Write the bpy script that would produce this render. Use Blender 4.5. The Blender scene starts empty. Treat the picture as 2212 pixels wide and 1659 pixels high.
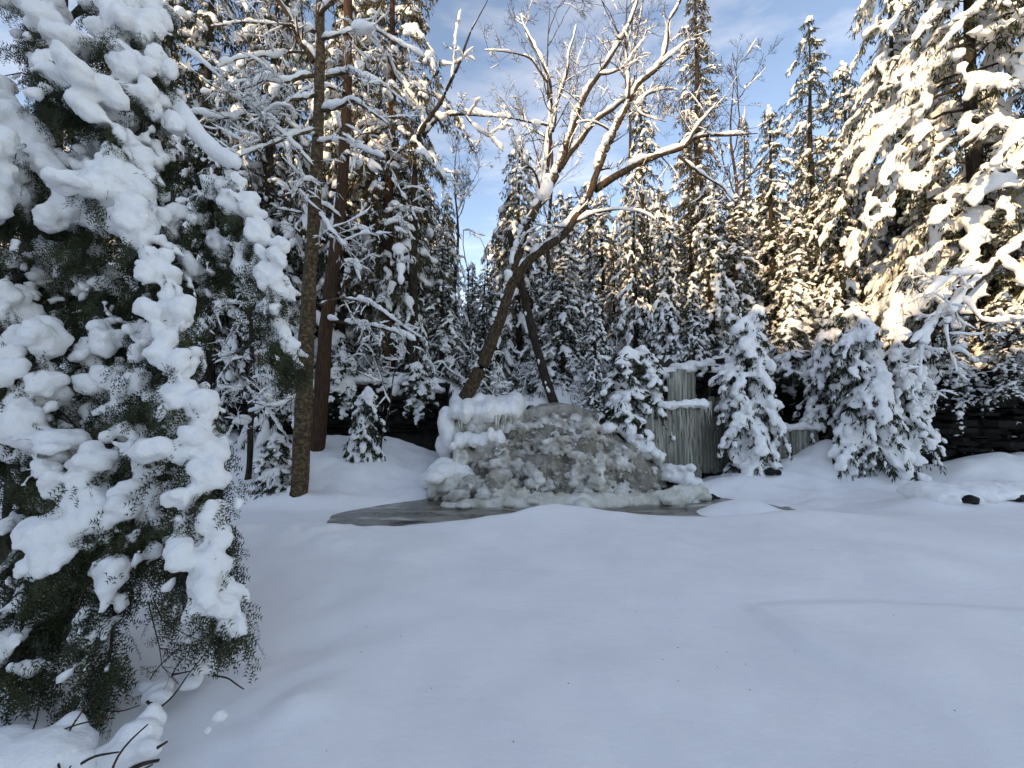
import bpy, math, random
import numpy as np
from mathutils import Vector

# ------------------------------------------------------------------ camera, sky, sun, exposure
sc = bpy.context.scene
R = math.radians
F, CX, CY = 864.0, 1106.0, 829.5           # photograph measured on a 2212 x 1659 sheet
PITCH, EYE = R(3.0), 1.65
cam_d = bpy.data.cameras.new('camera')
cam_d.sensor_width = 36.0
cam_d.lens = 36.0 * F / 2212.0
cam_d.clip_start, cam_d.clip_end = 0.05, 900
cam = bpy.data.objects.new('camera', cam_d)
sc.collection.objects.link(cam)
cam.location = (0, 0, EYE)
cam.rotation_euler = (R(90) + PITCH, 0, 0)
sc.camera = cam

SUN_EL, SUN_AZ = R(20), math.atan2(-0.62, -0.78)     # towards the sun: behind the camera, to the left
SUNV = Vector((math.sin(SUN_AZ) * math.cos(SUN_EL), math.cos(SUN_AZ) * math.cos(SUN_EL), math.sin(SUN_EL)))
w = bpy.data.worlds.new('World')
sc.world = w
w.use_nodes = True
nt = w.node_tree
nt.nodes.clear()
def N(t, k, **kw):
    n = t.nodes.new(k)
    for a, b in kw.items():
        setattr(n, a, b)
    return n
wo = N(nt, 'ShaderNodeOutputWorld'); bg = N(nt, 'ShaderNodeBackground')
sky = N(nt, 'ShaderNodeTexSky', sky_type='NISHITA', sun_disc=False)
sky.sun_elevation = SUN_EL
sky.sun_rotation = SUN_AZ
sky.altitude = 1500; sky.air_density = 1.0; sky.dust_density = 0.25; sky.ozone_density = 3.0
tc = N(nt, 'ShaderNodeTexCoord')
mp = N(nt, 'ShaderNodeMapping'); mp.inputs['Scale'].default_value = (1.2, 2.6, 5.0); mp.inputs['Rotation'].default_value = (0.2, 0.5, 0.7)
cn = N(nt, 'ShaderNodeTexNoise'); cn.inputs['Scale'].default_value = 1.5; cn.inputs['Detail'].default_value = 6; cn.inputs['Roughness'].default_value = 0.55
cr = N(nt, 'ShaderNodeMapRange'); cr.inputs[1].default_value = 0.48; cr.inputs[2].default_value = 0.82; cr.inputs[4].default_value = 0.30
mx = N(nt, 'ShaderNodeMix', data_type='RGBA')
mx.inputs[7].default_value = (6.6, 6.9, 7.4, 1)
L = nt.links.new
L(tc.outputs['Generated'], mp.inputs[0]); L(mp.outputs[0], cn.inputs['Vector']); L(cn.outputs[0], cr.inputs[0])
L(cr.outputs[0], mx.inputs[0]); L(sky.outputs[0], mx.inputs[6]); L(mx.outputs[2], bg.inputs[0])
bg.inputs[1].default_value = 0.15
L(bg.outputs[0], wo.inputs[0])

sun_d = bpy.data.lights.new('sun', 'SUN')
sun_d.energy = 2.0; sun_d.angle = R(0.6); sun_d.color = (1.0, 0.85, 0.60)
sun = bpy.data.objects.new('sun', sun_d)
sc.collection.objects.link(sun)
sun.rotation_euler = SUNV.to_track_quat('Z', 'Y').to_euler()
sc.view_settings.view_transform = 'Standard'
sc.view_settings.look = 'None'
sc.view_settings.gamma = 1.0
sc.view_settings.use_curve_mapping = False
sc.view_settings.exposure = 1.5
sc.view_settings.use_white_balance = True
sc.view_settings.white_balance_temperature = 9400
sc.view_settings.white_balance_tint = 14
sc.render.engine = 'CYCLES'
cy = sc.cycles
cy.max_bounces = 10; cy.diffuse_bounces = 5; cy.glossy_bounces = 3; cy.transmission_bounces = 2; cy.transparent_max_bounces = 4
cy.use_denoising = True
cy.sample_clamp_indirect = 8

# ------------------------------------------------------------------ numeric helpers
rng = np.random.default_rng(7)
def P(px, py, Y):
    """pixel on the sheet + forward distance -> world point"""
    u, v = (px - CX) / F, (CY - py) / F
    yy = math.cos(PITCH) - v * math.sin(PITCH); zz = math.sin(PITCH) + v * math.cos(PITCH)
    k = Y / yy
    return np.array((u * k, Y, EYE + zz * k))
def PL(pts, Y0, Y1=None):
    n = len(pts); Y1 = Y0 if Y1 is None else Y1
    return np.array([P(a, b, Y0 + (Y1 - Y0) * i / max(1, n - 1)) for i, (a, b) in enumerate(pts)])
def S(a, b, t):
    t = np.clip((t - a) / (b - a), 0, 1)
    return t * t * (3 - 2 * t)
def _h(i, j, k):
    n = (i * 374761393 + j * 668265263 + k * 1274126177) & 0x7fffffff
    n = ((n ^ (n >> 13)) * 1274126177) & 0x7fffffff
    return ((n ^ (n >> 16)) & 0xffff) / 65535.0
def vn(p, f=1.0, seed=0):
    """value noise in -1..1 of an (n,3) array"""
    p = np.asarray(p, float) * f + seed * 17.31
    i = np.floor(p).astype(np.int64); q = p - i
    q = q * q * (3 - 2 * q)
    x, y, z = i[:, 0], i[:, 1], i[:, 2]
    a, b, c = q[:, 0], q[:, 1], q[:, 2]
    r = 0
    for dx in (0, 1):
        for dy in (0, 1):
            for dz in (0, 1):
                r = r + _h(x + dx, y + dy, z + dz) * (a if dx else 1 - a) * (b if dy else 1 - b) * (c if dz else 1 - c)
    return r * 2 - 1
def fbm(p, f, o=3, seed=0):
    return sum(vn(p, f * 2 ** k, seed + k) * 0.5 ** k for k in range(o))
def worley(p, f, seed=0):
    """distance to the nearest jittered point"""
    p = np.asarray(p, float) * f + seed * 11.7
    i = np.floor(p).astype(np.int64)
    best = np.full(len(p), 9.0)
    for dx in (-1, 0, 1):
        for dy in (-1, 0, 1):
            for dz in (-1, 0, 1):
                c = i + (dx, dy, dz)
                j = np.stack([_h(c[:, 0], c[:, 1], c[:, 2]), _h(c[:, 0] + 91, c[:, 1] + 7, c[:, 2]), _h(c[:, 0], c[:, 1] + 57, c[:, 2] + 33)], 1)
                best = np.minimum(best, ((c + j - p) ** 2).sum(1))
    return np.sqrt(best)
def nrm(v):
    v = np.asarray(v, float)
    return v / np.maximum(np.linalg.norm(v, axis=-1, keepdims=True), 1e-9)

def mesh_np(name, v, f, mat=None, smooth=True):
    """f: (n,3) or (n,4) array or a list of such arrays"""
    fs = [a for a in (f if isinstance(f, list) else [f]) if len(a)]
    me = bpy.data.meshes.new(name)
    v = np.asarray(v, np.float32)
    nl = sum(a.size for a in fs); nf = sum(len(a) for a in fs)
    me.vertices.add(len(v)); me.vertices.foreach_set('co', v.ravel())
    me.loops.add(nl); me.loops.foreach_set('vertex_index', np.concatenate([a.ravel() for a in fs]).astype(np.int32))
    me.polygons.add(nf)
    tot = np.concatenate([np.full(len(a), a.shape[1]) for a in fs]).astype(np.int32)
    st = np.concatenate([[0], np.cumsum(tot)[:-1]]).astype(np.int32)
    me.polygons.foreach_set('loop_start', st)
    try:
        me.polygons.foreach_set('loop_total', tot)
    except Exception:
        pass
    me.update(calc_edges=True)
    me.polygons.foreach_set('use_smooth', np.full(nf, smooth))
    if mat:
        me.materials.append(mat)
    return me
class MB:
    def __init__(s): s.v = []; s.f = {}; s.n = 0
    def add(s, v, f):
        v = np.asarray(v, float).reshape(-1, 3); f = np.asarray(f, int)
        s.v.append(v); s.f.setdefault(f.shape[1], []).append(f + s.n); s.n += len(v)
    def tube(s, p, r, k=6, cap=True):
        p = np.asarray(p, float); r = np.broadcast_to(np.asarray(r, float), (len(p),))
        t = nrm(np.gradient(p, axis=0))
        ref = np.where(np.abs(t[:, 2:3]) > 0.9, np.array([[1.0, 0, 0]]), np.array([[0, 0, 1.0]]))
        a = nrm(np.cross(t, ref)); b = np.cross(t, a)
        an = np.arange(k) * 2 * math.pi / k
        v = p[:, None] + (a[:, None] * np.cos(an)[None, :, None] + b[:, None] * np.sin(an)[None, :, None]) * r[:, None, None]
        n = len(p)
        i = np.arange(n - 1)[:, None] * k; j = np.arange(k)[None]
        q = np.stack([i + j, i + (j + 1) % k, i + k + (j + 1) % k, i + k + j], -1).reshape(-1, 4)
        base = s.n
        s.add(v, q)
        if cap:
            for e in (0, n - 1):
                s.v.append(p[e:e + 1]); c = s.n; s.n += 1
                jj = np.arange(k)
                tri = np.stack([base + e * k + jj, base + e * k + (jj + 1) % k, np.full(k, c)], 1)
                s.f.setdefault(3, []).append(tri if e else tri[:, ::-1])
    def ell(s, c, r, d=None):
        """ellipsoids: centres (n,3), radii (n,3) along d / side / up"""
        c = np.atleast_2d(c); r = np.atleast_2d(r); n = len(c)
        d = nrm(np.tile((1.0, 0, 0), (n, 1)) if d is None else np.atleast_2d(d))
        ref = np.where(np.abs(d[:, 2:3]) > 0.9, np.array([[1.0, 0, 0]]), np.array([[0, 0, 1.0]]))
        a = nrm(np.cross(d, ref)); b = np.cross(a, d)
        u = ICO_V[None]
        v = c[:, None] + d[:, None] * (u[..., 0:1] * r[:, None, 0:1]) + a[:, None] * (u[..., 1:2] * r[:, None, 1:2]) + b[:, None] * (u[..., 2:3] * r[:, None, 2:3])
        m = len(ICO_V)
        f = (ICO_F[None] + (np.arange(n) * m)[:, None, None]).reshape(-1, 3)
        s.add(v, f)
    def box(s, c, h, rz=0.0):
        o = np.array([(x, y, z) for x in (-1, 1) for y in (-1, 1) for z in (-1, 1)], float) * h
        cz, sz = math.cos(rz), math.sin(rz)
        o = np.stack([o[:, 0] * cz - o[:, 1] * sz, o[:, 0] * sz + o[:, 1] * cz, o[:, 2]], 1) + c
        s.add(o, [(0, 1, 3, 2), (4, 6, 7, 5), (0, 4, 5, 1), (2, 3, 7, 6), (0, 2, 6, 4), (1, 5, 7, 3)])
    def arrays(s):
        return np.concatenate(s.v), [np.concatenate(a) for a in s.f.values()]
    def mesh(s, name, mat, smooth=True):
        v, f = s.arrays()
        return mesh_np(name, v, f, mat, smooth)
def _ico():
    import bmesh
    bm = bmesh.new(); bmesh.ops.create_icosphere(bm, subdivisions=2, radius=1)
    v = np.array([x.co[:] for x in bm.verts]); f = np.array([[q.index for q in x.verts] for x in bm.faces]); bm.free()
    return v, f
ICO_V, ICO_F = _ico()

COL = sc.collection
def link(name, data, parent=None, label=None, cat=None, group=None, kind=None):
    o = bpy.data.objects.new(name, data)
    COL.objects.link(o)
    if parent: o.parent = parent
    if label: o['label'] = label
    if cat: o['category'] = cat
    if group: o['group'] = group
    if kind: o['kind'] = kind
    if parent and name in ('twigs', 'foliage', 'needles', 'branches', 'snow'): o['kind'] = 'stuff'
    return o
def thing(name, label, cat, loc=(0, 0, 0), group=None, rz=0.0, sc_=1.0):
    o = link(name, None, None, label, cat, group)
    o.location = loc; o.rotation_euler = (0, 0, rz); o.scale = (sc_,) * 3 if np.isscalar(sc_) else sc_
    return o
def remesh(mb, name, mat, vox, smooth=2, disp=0.0, freq=6.0, seed=1, billow=()):
    """melt overlapping lumps into one skin"""
    tmp = bpy.data.objects.new('tmp', mb.mesh('tmp', None))
    COL.objects.link(tmp)
    m = tmp.modifiers.new('r', 'REMESH'); m.mode = 'VOXEL'; m.voxel_size = vox; m.use_smooth_shade = True
    if smooth:
        q = tmp.modifiers.new('s', 'SMOOTH'); q.factor = 0.5; q.iterations = smooth
    dg = bpy.context.evaluated_depsgraph_get()
    me = bpy.data.meshes.new_from_object(tmp.evaluated_get(dg), depsgraph=dg)
    old = tmp.data
    bpy.data.objects.remove(tmp); bpy.data.meshes.remove(old)
    me.name = name
    n = len(me.vertices)
    if disp and n:
        co = np.empty(n * 3, np.float32); me.vertices.foreach_get('co', co); co = co.reshape(-1, 3)
        no = np.empty(n * 3, np.float32); me.vertex_normals.foreach_get('vector', no); no = no.reshape(-1, 3)
        a = fbm(co, freq, 3, seed)
        co = co + no * (a * disp)[:, None]
        for bf, ba in billow:
            co = co + no * (ba * (0.5 - worley(co, bf, seed % 5)))[:, None]
        me.vertices.foreach_set('co', co.astype(np.float32).ravel()); me.update()
    me.materials.clear(); me.materials.append(mat)
    me.polygons.foreach_set('use_smooth', np.full(len(me.polygons), True))
    return me

# ------------------------------------------------------------------ materials
def mat(name, base, rough=0.8, spec=0.3):
    m = bpy.data.materials.new(name); m.use_nodes = True
    b = m.node_tree.nodes['Principled BSDF']
    b.inputs['Base Color'].default_value = (*base, 1); b.inputs['Roughness'].default_value = rough
    b.inputs['Specular IOR Level'].default_value = spec
    return m, m.node_tree, b
def ramp(t, stops):
    r = N(t, 'ShaderNodeValToRGB')
    e = r.color_ramp.elements
    while len(e) < len(stops): e.new(0.5)
    for x, (p, c) in zip(e, stops):
        x.position = p; x.color = (*c, 1)
    return r
def noise(t, scale, detail=4, rough=0.55, vec=None, sc3=None):
    n = N(t, 'ShaderNodeTexNoise'); n.inputs['Scale'].default_value = scale; n.inputs['Detail'].default_value = detail; n.inputs['Roughness'].default_value = rough
    c = N(t, 'ShaderNodeTexCoord')
    if sc3:
        q = N(t, 'ShaderNodeMapping'); q.inputs['Scale'].default_value = sc3
        t.links.new(c.outputs['Object'], q.inputs[0]); t.links.new(q.outputs[0], n.inputs['Vector'])
    else:
        t.links.new(c.outputs['Object'], n.inputs['Vector'])
    return n
def bump(t, b, src, strength, dist):
    q = N(t, 'ShaderNodeBump'); q.inputs['Strength'].default_value = strength; q.inputs['Distance'].default_value = dist
    t.links.new(src, q.inputs['Height']); t.links.new(q.outputs[0], b.inputs['Normal'])
    return q
M = {}
m, t, b = mat('snow', (0.86, 0.87, 0.89), 0.75, 0.25)
n = noise(t, 9, 8, 0.7); r_ = ramp(t, [(0.3, (0.85, 0.845, 0.84)), (0.7, (0.92, 0.912, 0.90))]); t.links.new(n.outputs[0], r_.inputs[0]); t.links.new(r_.outputs[0], b.inputs['Base Color'])
n2 = noise(t, 60, 5, 0.7); n5 = noise(t, 17, 4, 0.6); a5 = N(t, 'ShaderNodeMath', operation='MULTIPLY_ADD'); a5.inputs[1].default_value = 2.2
t.links.new(n5.outputs[0], a5.inputs[0]); t.links.new(n2.outputs[0], a5.inputs[2]); bump(t, b, a5.outputs[0], 0.5, 0.018)
M['snow'] = m

m, t, b = mat('ground_snow', (0.86, 0.87, 0.89), 0.7, 0.25)
n = noise(t, 1.3, 6, 0.6); r_ = ramp(t, [(0.35, (0.83, 0.825, 0.83)), (0.65, (0.89, 0.882, 0.88))]); t.links.new(n.outputs[0], r_.inputs[0])
ge = N(t, 'ShaderNodeNewGeometry'); se = N(t, 'ShaderNodeSeparateXYZ'); t.links.new(ge.outputs['True Normal'], se.inputs[0])
nn = noise(t, 5, 4); ad = N(t, 'ShaderNodeMath', operation='MULTIPLY_ADD'); ad.inputs[1].default_value = 0.25; t.links.new(nn.outputs[0], ad.inputs[0]); t.links.new(se.outputs[2], ad.inputs[2])
mr = N(t, 'ShaderNodeMapRange'); mr.inputs[1].default_value = 0.36; mr.inputs[2].default_value = 0.47; t.links.new(ad.outputs[0], mr.inputs[0])
mm = N(t, 'ShaderNodeMix', data_type='RGBA'); mm.inputs[6].default_value = (0.03, 0.026, 0.022, 1)
t.links.new(mr.outputs[0], mm.inputs[0]); t.links.new(r_.outputs[0], mm.inputs[7]); t.links.new(mm.outputs[2], b.inputs['Base Color'])
n2 = noise(t, 45, 6, 0.75); n3 = noise(t, 5, 5, 0.6, sc3=(1, 2.2, 1)); a3 = N(t, 'ShaderNodeMath', operation='MULTIPLY_ADD'); a3.inputs[1].default_value = 3.0
t.links.new(n3.outputs[0], a3.inputs[0]); t.links.new(n2.outputs[0], a3.inputs[2]); bump(t, b, a3.outputs[0], 0.3, 0.012)
M['ground'] = m

def bark(name, c0, c1, c2, sx=(9, 9, 1.5), st=0.9, dist=0.03):
    m, t, b = mat(name, c1, 0.9, 0.15)
    n = noise(t, 3.0, 8, 0.7, sc3=sx)
    r_ = ramp(t, [(0.3, c0), (0.5, c1), (0.72, c2)])
    t.links.new(n.outputs[0], r_.inputs[0]); t.links.new(r_.outputs[0], b.inputs['Base Color'])
    bump(t, b, n.outputs[0], st, dist)
    M[name] = m
bark('bark_dark', (0.012, 0.010, 0.009), (0.035, 0.027, 0.021), (0.085, 0.068, 0.052))
bark('bark_cedar', (0.018, 0.010, 0.007), (0.065, 0.036, 0.022), (0.13, 0.078, 0.048), (14, 14, 0.9))
bark('bark_birch', (0.02, 0.014, 0.01), (0.085, 0.058, 0.034), (0.24, 0.185, 0.12), (4, 4, 5), 0.9, 0.03)
bark('bark_gold', (0.014, 0.010, 0.007), (0.055, 0.038, 0.024), (0.16, 0.115, 0.072), (6, 6, 3), 0.9, 0.02)
bark('twig', (0.02, 0.014, 0.011), (0.06, 0.04, 0.03), (0.11, 0.075, 0.055))

def needle(name, a, bb):
    m, t, b = mat(name, a, 0.65, 0.25)
    n = noise(t, 4, 3); r_ = ramp(t, [(0.35, a), (0.65, bb)]); t.links.new(n.outputs[0], r_.inputs[0]); t.links.new(r_.outputs[0], b.inputs['Base Color'])
    M[name] = m
needle('needles', (0.014, 0.022, 0.012), (0.040, 0.046, 0.022))
needle('needles_hemlock', (0.016, 0.023, 0.010), (0.048, 0.054, 0.022))
needle('needles_brown', (0.035, 0.034, 0.016), (0.10, 0.075, 0.032))

m, t, b = mat('rock', (0.05, 0.045, 0.04), 0.75, 0.3)
n = noise(t, 2.2, 8, 0.7, sc3=(1.2, 1.2, 9)); r_ = ramp(t, [(0.3, (0.004, 0.0035, 0.003)), (0.52, (0.010, 0.0085, 0.0075)), (0.78, (0.034, 0.029, 0.024))])
t.links.new(n.outputs[0], r_.inputs[0]); t.links.new(r_.outputs[0], b.inputs['Base Color']); bump(t, b, n.outputs[0], 0.8, 0.03)
M['rock'] = m

m, t, b = mat('ice_fall', (0.4, 0.39, 0.36), 0.4, 0.5)
n = noise(t, 1.6, 7, 0.62, sc3=(2.2, 1.0, 0.7)); r_ = ramp(t, [(0.30, (0.14, 0.12, 0.095)), (0.45, (0.25, 0.225, 0.185)), (0.60, (0.40, 0.37, 0.32)), (0.78, (0.64, 0.61, 0.54))])
nf = noise(t, 22, 5, 0.7); mq = N(t, 'ShaderNodeMath', operation='MULTIPLY_ADD'); mq.inputs[1].default_value = 0.35
t.links.new(nf.outputs[0], mq.inputs[0]); sb = N(t, 'ShaderNodeMath', operation='SUBTRACT'); sb.inputs[1].default_value = 0.17; t.links.new(n.outputs[0], sb.inputs[0]); t.links.new(sb.outputs[0], mq.inputs[2])
t.links.new(mq.outputs[0], r_.inputs[0]); t.links.new(r_.outputs[0], b.inputs['Base Color'])
n2 = noise(t, 30, 6, 0.7); bump(t, b, n2.outputs[0], 0.6, 0.03)
M['ice_fall'] = m

m, t, b = mat('ice_frost', (0.6, 0.59, 0.56), 0.5, 0.4)
n = noise(t, 2.2, 6, 0.6); r_ = ramp(t, [(0.34, (0.24, 0.215, 0.18)), (0.5, (0.46, 0.435, 0.39)), (0.66, (0.76, 0.745, 0.71))])
t.links.new(n.outputs[0], r_.inputs[0]); t.links.new(r_.outputs[0], b.inputs['Base Color']); n2 = noise(t, 45, 5, 0.7); bump(t, b, n2.outputs[0], 0.6, 0.02)
M['ice_frost'] = m

m, t, b = mat('ice_pale', (0.66, 0.64, 0.56), 0.35, 0.5)
n = noise(t, 2.5, 6, 0.6); r_ = ramp(t, [(0.3, (0.42, 0.40, 0.31)), (0.5, (0.62, 0.60, 0.52)), (0.75, (0.80, 0.80, 0.77))])
t.links.new(n.outputs[0], r_.inputs[0]); t.links.new(r_.outputs[0], b.inputs['Base Color']); n2 = noise(t, 25, 5, 0.7); bump(t, b, n2.outputs[0], 0.5, 0.02)
M['ice_pale'] = m

m, t, b = mat('ice_curtain', (0.25, 0.25, 0.22), 0.3, 0.5)
n = noise(t, 1.5, 6, 0.6, sc3=(10, 10, 0.35)); r_ = ramp(t, [(0.28, (0.06, 0.058, 0.048)), (0.5, (0.19, 0.185, 0.15)), (0.72, (0.46, 0.46, 0.42))])
t.links.new(n.outputs[0], r_.inputs[0]); t.links.new(r_.outputs[0], b.inputs['Base Color']); bump(t, b, n.outputs[0], 0.6, 0.04)
M['ice_curtain'] = m

m, t, b = mat('pool_ice', (0.12, 0.11, 0.095), 0.22, 0.5)
n = noise(t, 1.3, 8, 0.66, sc3=(0.8, 2.6, 1)); r_ = ramp(t, [(0.34, (0.05, 0.044, 0.035)), (0.46, (0.14, 0.125, 0.10)), (0.56, (0.27, 0.255, 0.22)), (0.68, (0.6, 0.59, 0.56))])
t.links.new(n.outputs[0], r_.inputs[0]); t.links.new(r_.outputs[0], b.inputs['Base Color'])
rr = N(t, 'ShaderNodeMapRange'); rr.inputs[1].default_value = 0.35; rr.inputs[2].default_value = 0.65; rr.inputs[3].default_value = 0.12; rr.inputs[4].default_value = 0.55
t.links.new(n.outputs[0], rr.inputs[0]); t.links.new(rr.outputs[0], b.inputs['Roughness']); n2 = noise(t, 9, 5, 0.6); bump(t, b, n2.outputs[0], 0.15, 0.02)
M['pool_ice'] = m
m, t, b = mat('open_water', (0.006, 0.006, 0.005), 0.06, 0.5); M['water'] = m

# ------------------------------------------------------------------ terrain
CREST_X = [-9, -6, -3.2, -2, -0.5, 0.75, 2.5, 4, 7, 12]
CREST_Y = [5.2, 5.0, 4.9, 5.2, 5.75, 6.4, 6.25, 6.1, 6.2, 6.4]
CLIFF_X = [-12, -7, -2.6, -1.2, 0.0, 2.8, 3.6, 5.0, 8.2, 10.2, 11.2, 13, 20]
CLIFF_Y = [11.0, 11.9, 12.3, 11.3, 10.9, 10.9, 11.4, 11.9, 12.6, 12.2, 10.6, 9.6, 8.5]
PLAT_X = [-12, -2.6, -1.3, 0, 2.6, 3.6, 6, 9, 12, 20]
PLAT_Z = [2.8, 2.65, 1.95, 1.70, 1.70, 2.9, 3.3, 3.9, 3.3, 3.4]
def mound(x, y, cx, cy_, rx, ry, h, p=1.0):
    return h * np.exp(-(((x - cx) / rx) ** 2 + ((y - cy_) / ry) ** 2) ** p)
def height(x, y):
    x = np.asarray(x, float); y = np.asarray(y, float)
    p3 = np.stack([x, y, x * 0], -1).reshape(-1, 3)
    n1 = fbm(p3, 0.45, 2, 3).reshape(x.shape); n2 = fbm(p3, 1.7, 3, 9).reshape(x.shape); n4 = fbm(p3, 7.0, 2, 5).reshape(x.shape)
    cy_ = np.interp(x, CREST_X, CREST_Y)
    fg = 0.085 * n1 + 0.020 * n2
    fg = fg + mound(x, y, -3.0, 5.1, 1.15, 0.55, 0.17) + mound(x, y, 0.75, 6.35, 1.0, 0.4, 0.05)
    # hump with a low lip in the near right
    lip = S(0, 0.10, (x - 1.9) - 0.25 * S(2.9, 2.2, y)) * S(3.42, 3.30, y + 0.06 * np.sin(x * 1.7))
    fg = fg + 0.05 * lip * S(1.0, 3.0, y) * S(7, 4, x)
    # hollow below the hemlock, churned snow to its right
    fg = fg - mound(x, y, -1.9, 1.9, 0.8, 0.6, 0.10)
    ch = mound(x, y, -1.35, 2.35, 0.35, 0.75, 1.0) + mound(x, y, -2.6, 4.9, 1.0, 0.5, 0.9)
    fg = fg + ch * (0.035 * n4 + 0.03 * n2)
    drop_to = np.interp(x, [-5, -3.6, -2.8, 3.0, 4.9, 6.4, 8, 12], [-0.40, -0.46, -0.62, -0.62, -0.56, -0.42, -0.28, -0.05])
    low = drop_to + 0.02 * n2
    k = S(0.0, 1.0, (y - cy_) / np.interp(x, [-4, 3, 5, 9], [0.95, 1.0, 1.6, 2.6]))
    z = fg * (1 - k) + low * k
    # left bank climbing from the pool to the ledge
    shore = np.interp(x, [-12, -5, -3.6, -2.6, -1.8, -1.2], [7.4, 8.0, 8.05, 8.6, 9.2, 10.6])
    bank = np.clip(y - shore, 0, 9)
    left = S(-0.6, -1.7, x)
    z = z + left * (0.22 * S(0, 0.45, bank) + 0.27 * bank * S(12.6, 11.6, y) * S(0.2, 2.0, bank) + (0.33 * (12.0 - shore)) * S(11.6, 12.6, y) * 0.0 + 0.05 * n2 * S(0, 1, bank))
    # right side drifts
    z = z + mound(x, y, 6.6, 10.6, 1.5, 1.0, 0.45) + mound(x, y, 8.6, 10.9, 1.0, 1.1, 0.85) + mound(x, y, 11.8, 9.7, 1.9, 0.8, 0.55) + mound(x, y, 9.0, 7.6, 1.6, 0.55, 0.30)
    z = z + mound(x, y, 4.55, 8.1, 0.80, 0.42, 0.30, 1.4) + mound(x, y, 4.9, 10.0, 1.2, 0.5, 0.22) + mound(x, y, 3.0, 9.0, 0.4, 0.25, 0.18) + mound(x, y, 7.6, 7.2, 0.6, 0.3, 0.12)
    z = z + S(4, 6, x) * S(7, 9, y) * 0.05 * n2
    # cliff up to the wooded plateau
    cl = np.interp(x, CLIFF_X, CLIFF_Y) + 0.18 * n2
    pl = np.interp(x, PLAT_X, PLAT_Z) + 0.10 * n1 + 0.07 * n2 + 0.04 * np.clip(y - 12, 0, 60)
    pl = pl + mound(x, y, 1.5, 12.9, 1.2, 0.7, 0.55) - 0.10 * S(-1.2, 0, x) * S(3.0, 2.4, x) * S(13, 11.5, y)
    k2 = S(0.0, 0.55, y - cl)
    z = z * (1 - k2) + pl * k2
    # wooded hillside behind and to the left of the viewer (it keeps the sun off the clearing)
    a = (x * math.sin(SUN_AZ) + y * math.cos(SUN_AZ))
    b_ = (x * math.cos(SUN_AZ) - y * math.sin(SUN_AZ)) * -1 + 3
    z = z + ((15.8 + 1.8 * S(1.0, -6.0, b_ - 3)) * S(5.0, 21.0, a) + 0.05 * np.clip(a - 21, 0, 80) * (1 + 0.1 * n1)) * S(30, 17, np.abs(b_))
    return z
def hz(x, y): return float(height(np.array([x]), np.array([y]))[0])
def axis(lo, hi, a, b, d, g=1.16):
    mid = list(np.arange(a, b + d / 2, d))
    out, s_, p = [], d, mid[-1]
    while p < hi: s_ *= g; p += s_; out.append(p)
    pre, s_, p = [], d, mid[0]
    while p > lo: s_ *= g; p -= s_; pre.append(p)
    return np.array(pre[::-1] + mid + out)
gx = axis(-260, 260, -5.5, 12.5, 0.07); gy = axis(-200, 400, 1.2, 13.0, 0.06)
X, Y = np.meshgrid(gx, gy)
Z = height(X, Y)
nx, ny = len(gx), len(gy)
ii = (np.arange(ny - 1)[:, None] * nx + np.arange(nx - 1)[None]).ravel()
gf = np.stack([ii, ii + 1, ii + nx + 1, ii + nx], 1)
link('snow_ground', mesh_np('snow_ground', np.stack([X.ravel(), Y.ravel(), Z.ravel()], 1), gf, M['ground']), kind='structure')

# frozen pool: one sheet that the snow banks close in
POOL_Z = -0.50
pm = MB()
px_ = np.linspace(-4.2, 6.9, 90); py_ = np.linspace(5.6, 10.6, 50)
PX, PY = np.meshgrid(px_, py_)
pz = POOL_Z + 0.008 * fbm(np.stack([PX.ravel(), PY.ravel(), PX.ravel() * 0], 1), 1.2, 3, 21)
jj = (np.arange(49)[:, None] * 90 + np.arange(89)[None]).ravel()
link('frozen_pool', mesh_np('frozen_pool', np.stack([PX.ravel(), PY.ravel(), pz], 1), np.stack([jj, jj + 1, jj + 91, jj + 90], 1), M['pool_ice']), kind='structure')
a_ = np.linspace(0, 2 * math.pi, 28, endpoint=False)
wv = []
for th in a_:
    rr_ = 1 + 0.25 * math.sin(3 * th) + 0.15 * math.sin(5 * th + 1)
    wv.append((-2.15 + 0.75 * rr_ * math.cos(th) + 0.05 * math.sin(th), 6.98 + 0.11 * rr_ * math.sin(th) + 0.14 * math.cos(th), POOL_Z + 0.014))
wv.append((-2.15, 6.98, POOL_Z + 0.014))
link('open_water', mesh_np('open_water', np.array(wv), np.array([(i, (i + 1) % 28, 28) for i in range(28)]), M['water']), kind='structure')

# ------------------------------------------------------------------ rock ledges built of slabs
SLABS = []
for k in range(7):
    r = np.random.default_rng(100 + k)
    n = 9
    th = np.linspace(0, 2 * math.pi, n, endpoint=False) + r.uniform(-0.2, 0.2, n)
    rad = 1 + r.uniform(-0.18, 0.12, n)
    top = np.stack([np.cos(th) * rad, np.sin(th) * rad, 0.5 + r.uniform(-0.12, 0.1, n)], 1)
    bot = top * (0.96, 0.96, 0) + np.stack([r.uniform(-0.06, 0.06, n), r.uniform(-0.06, 0.06, n), np.full(n, -0.5)], 1)
    v = np.concatenate([top, bot, [(0, 0, 0.5), (0, 0, -0.5)]])
    i = np.arange(n); j = (i + 1) % n
    SLABS.append(mesh_np('slab', v, [np.stack([i + n, j + n, j, i], 1), np.stack([i, j, np.full(n, 2 * n)], 1), np.stack([j + n, i + n, np.full(n, 2 * n + 1)], 1)], M['rock'], False))
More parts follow.
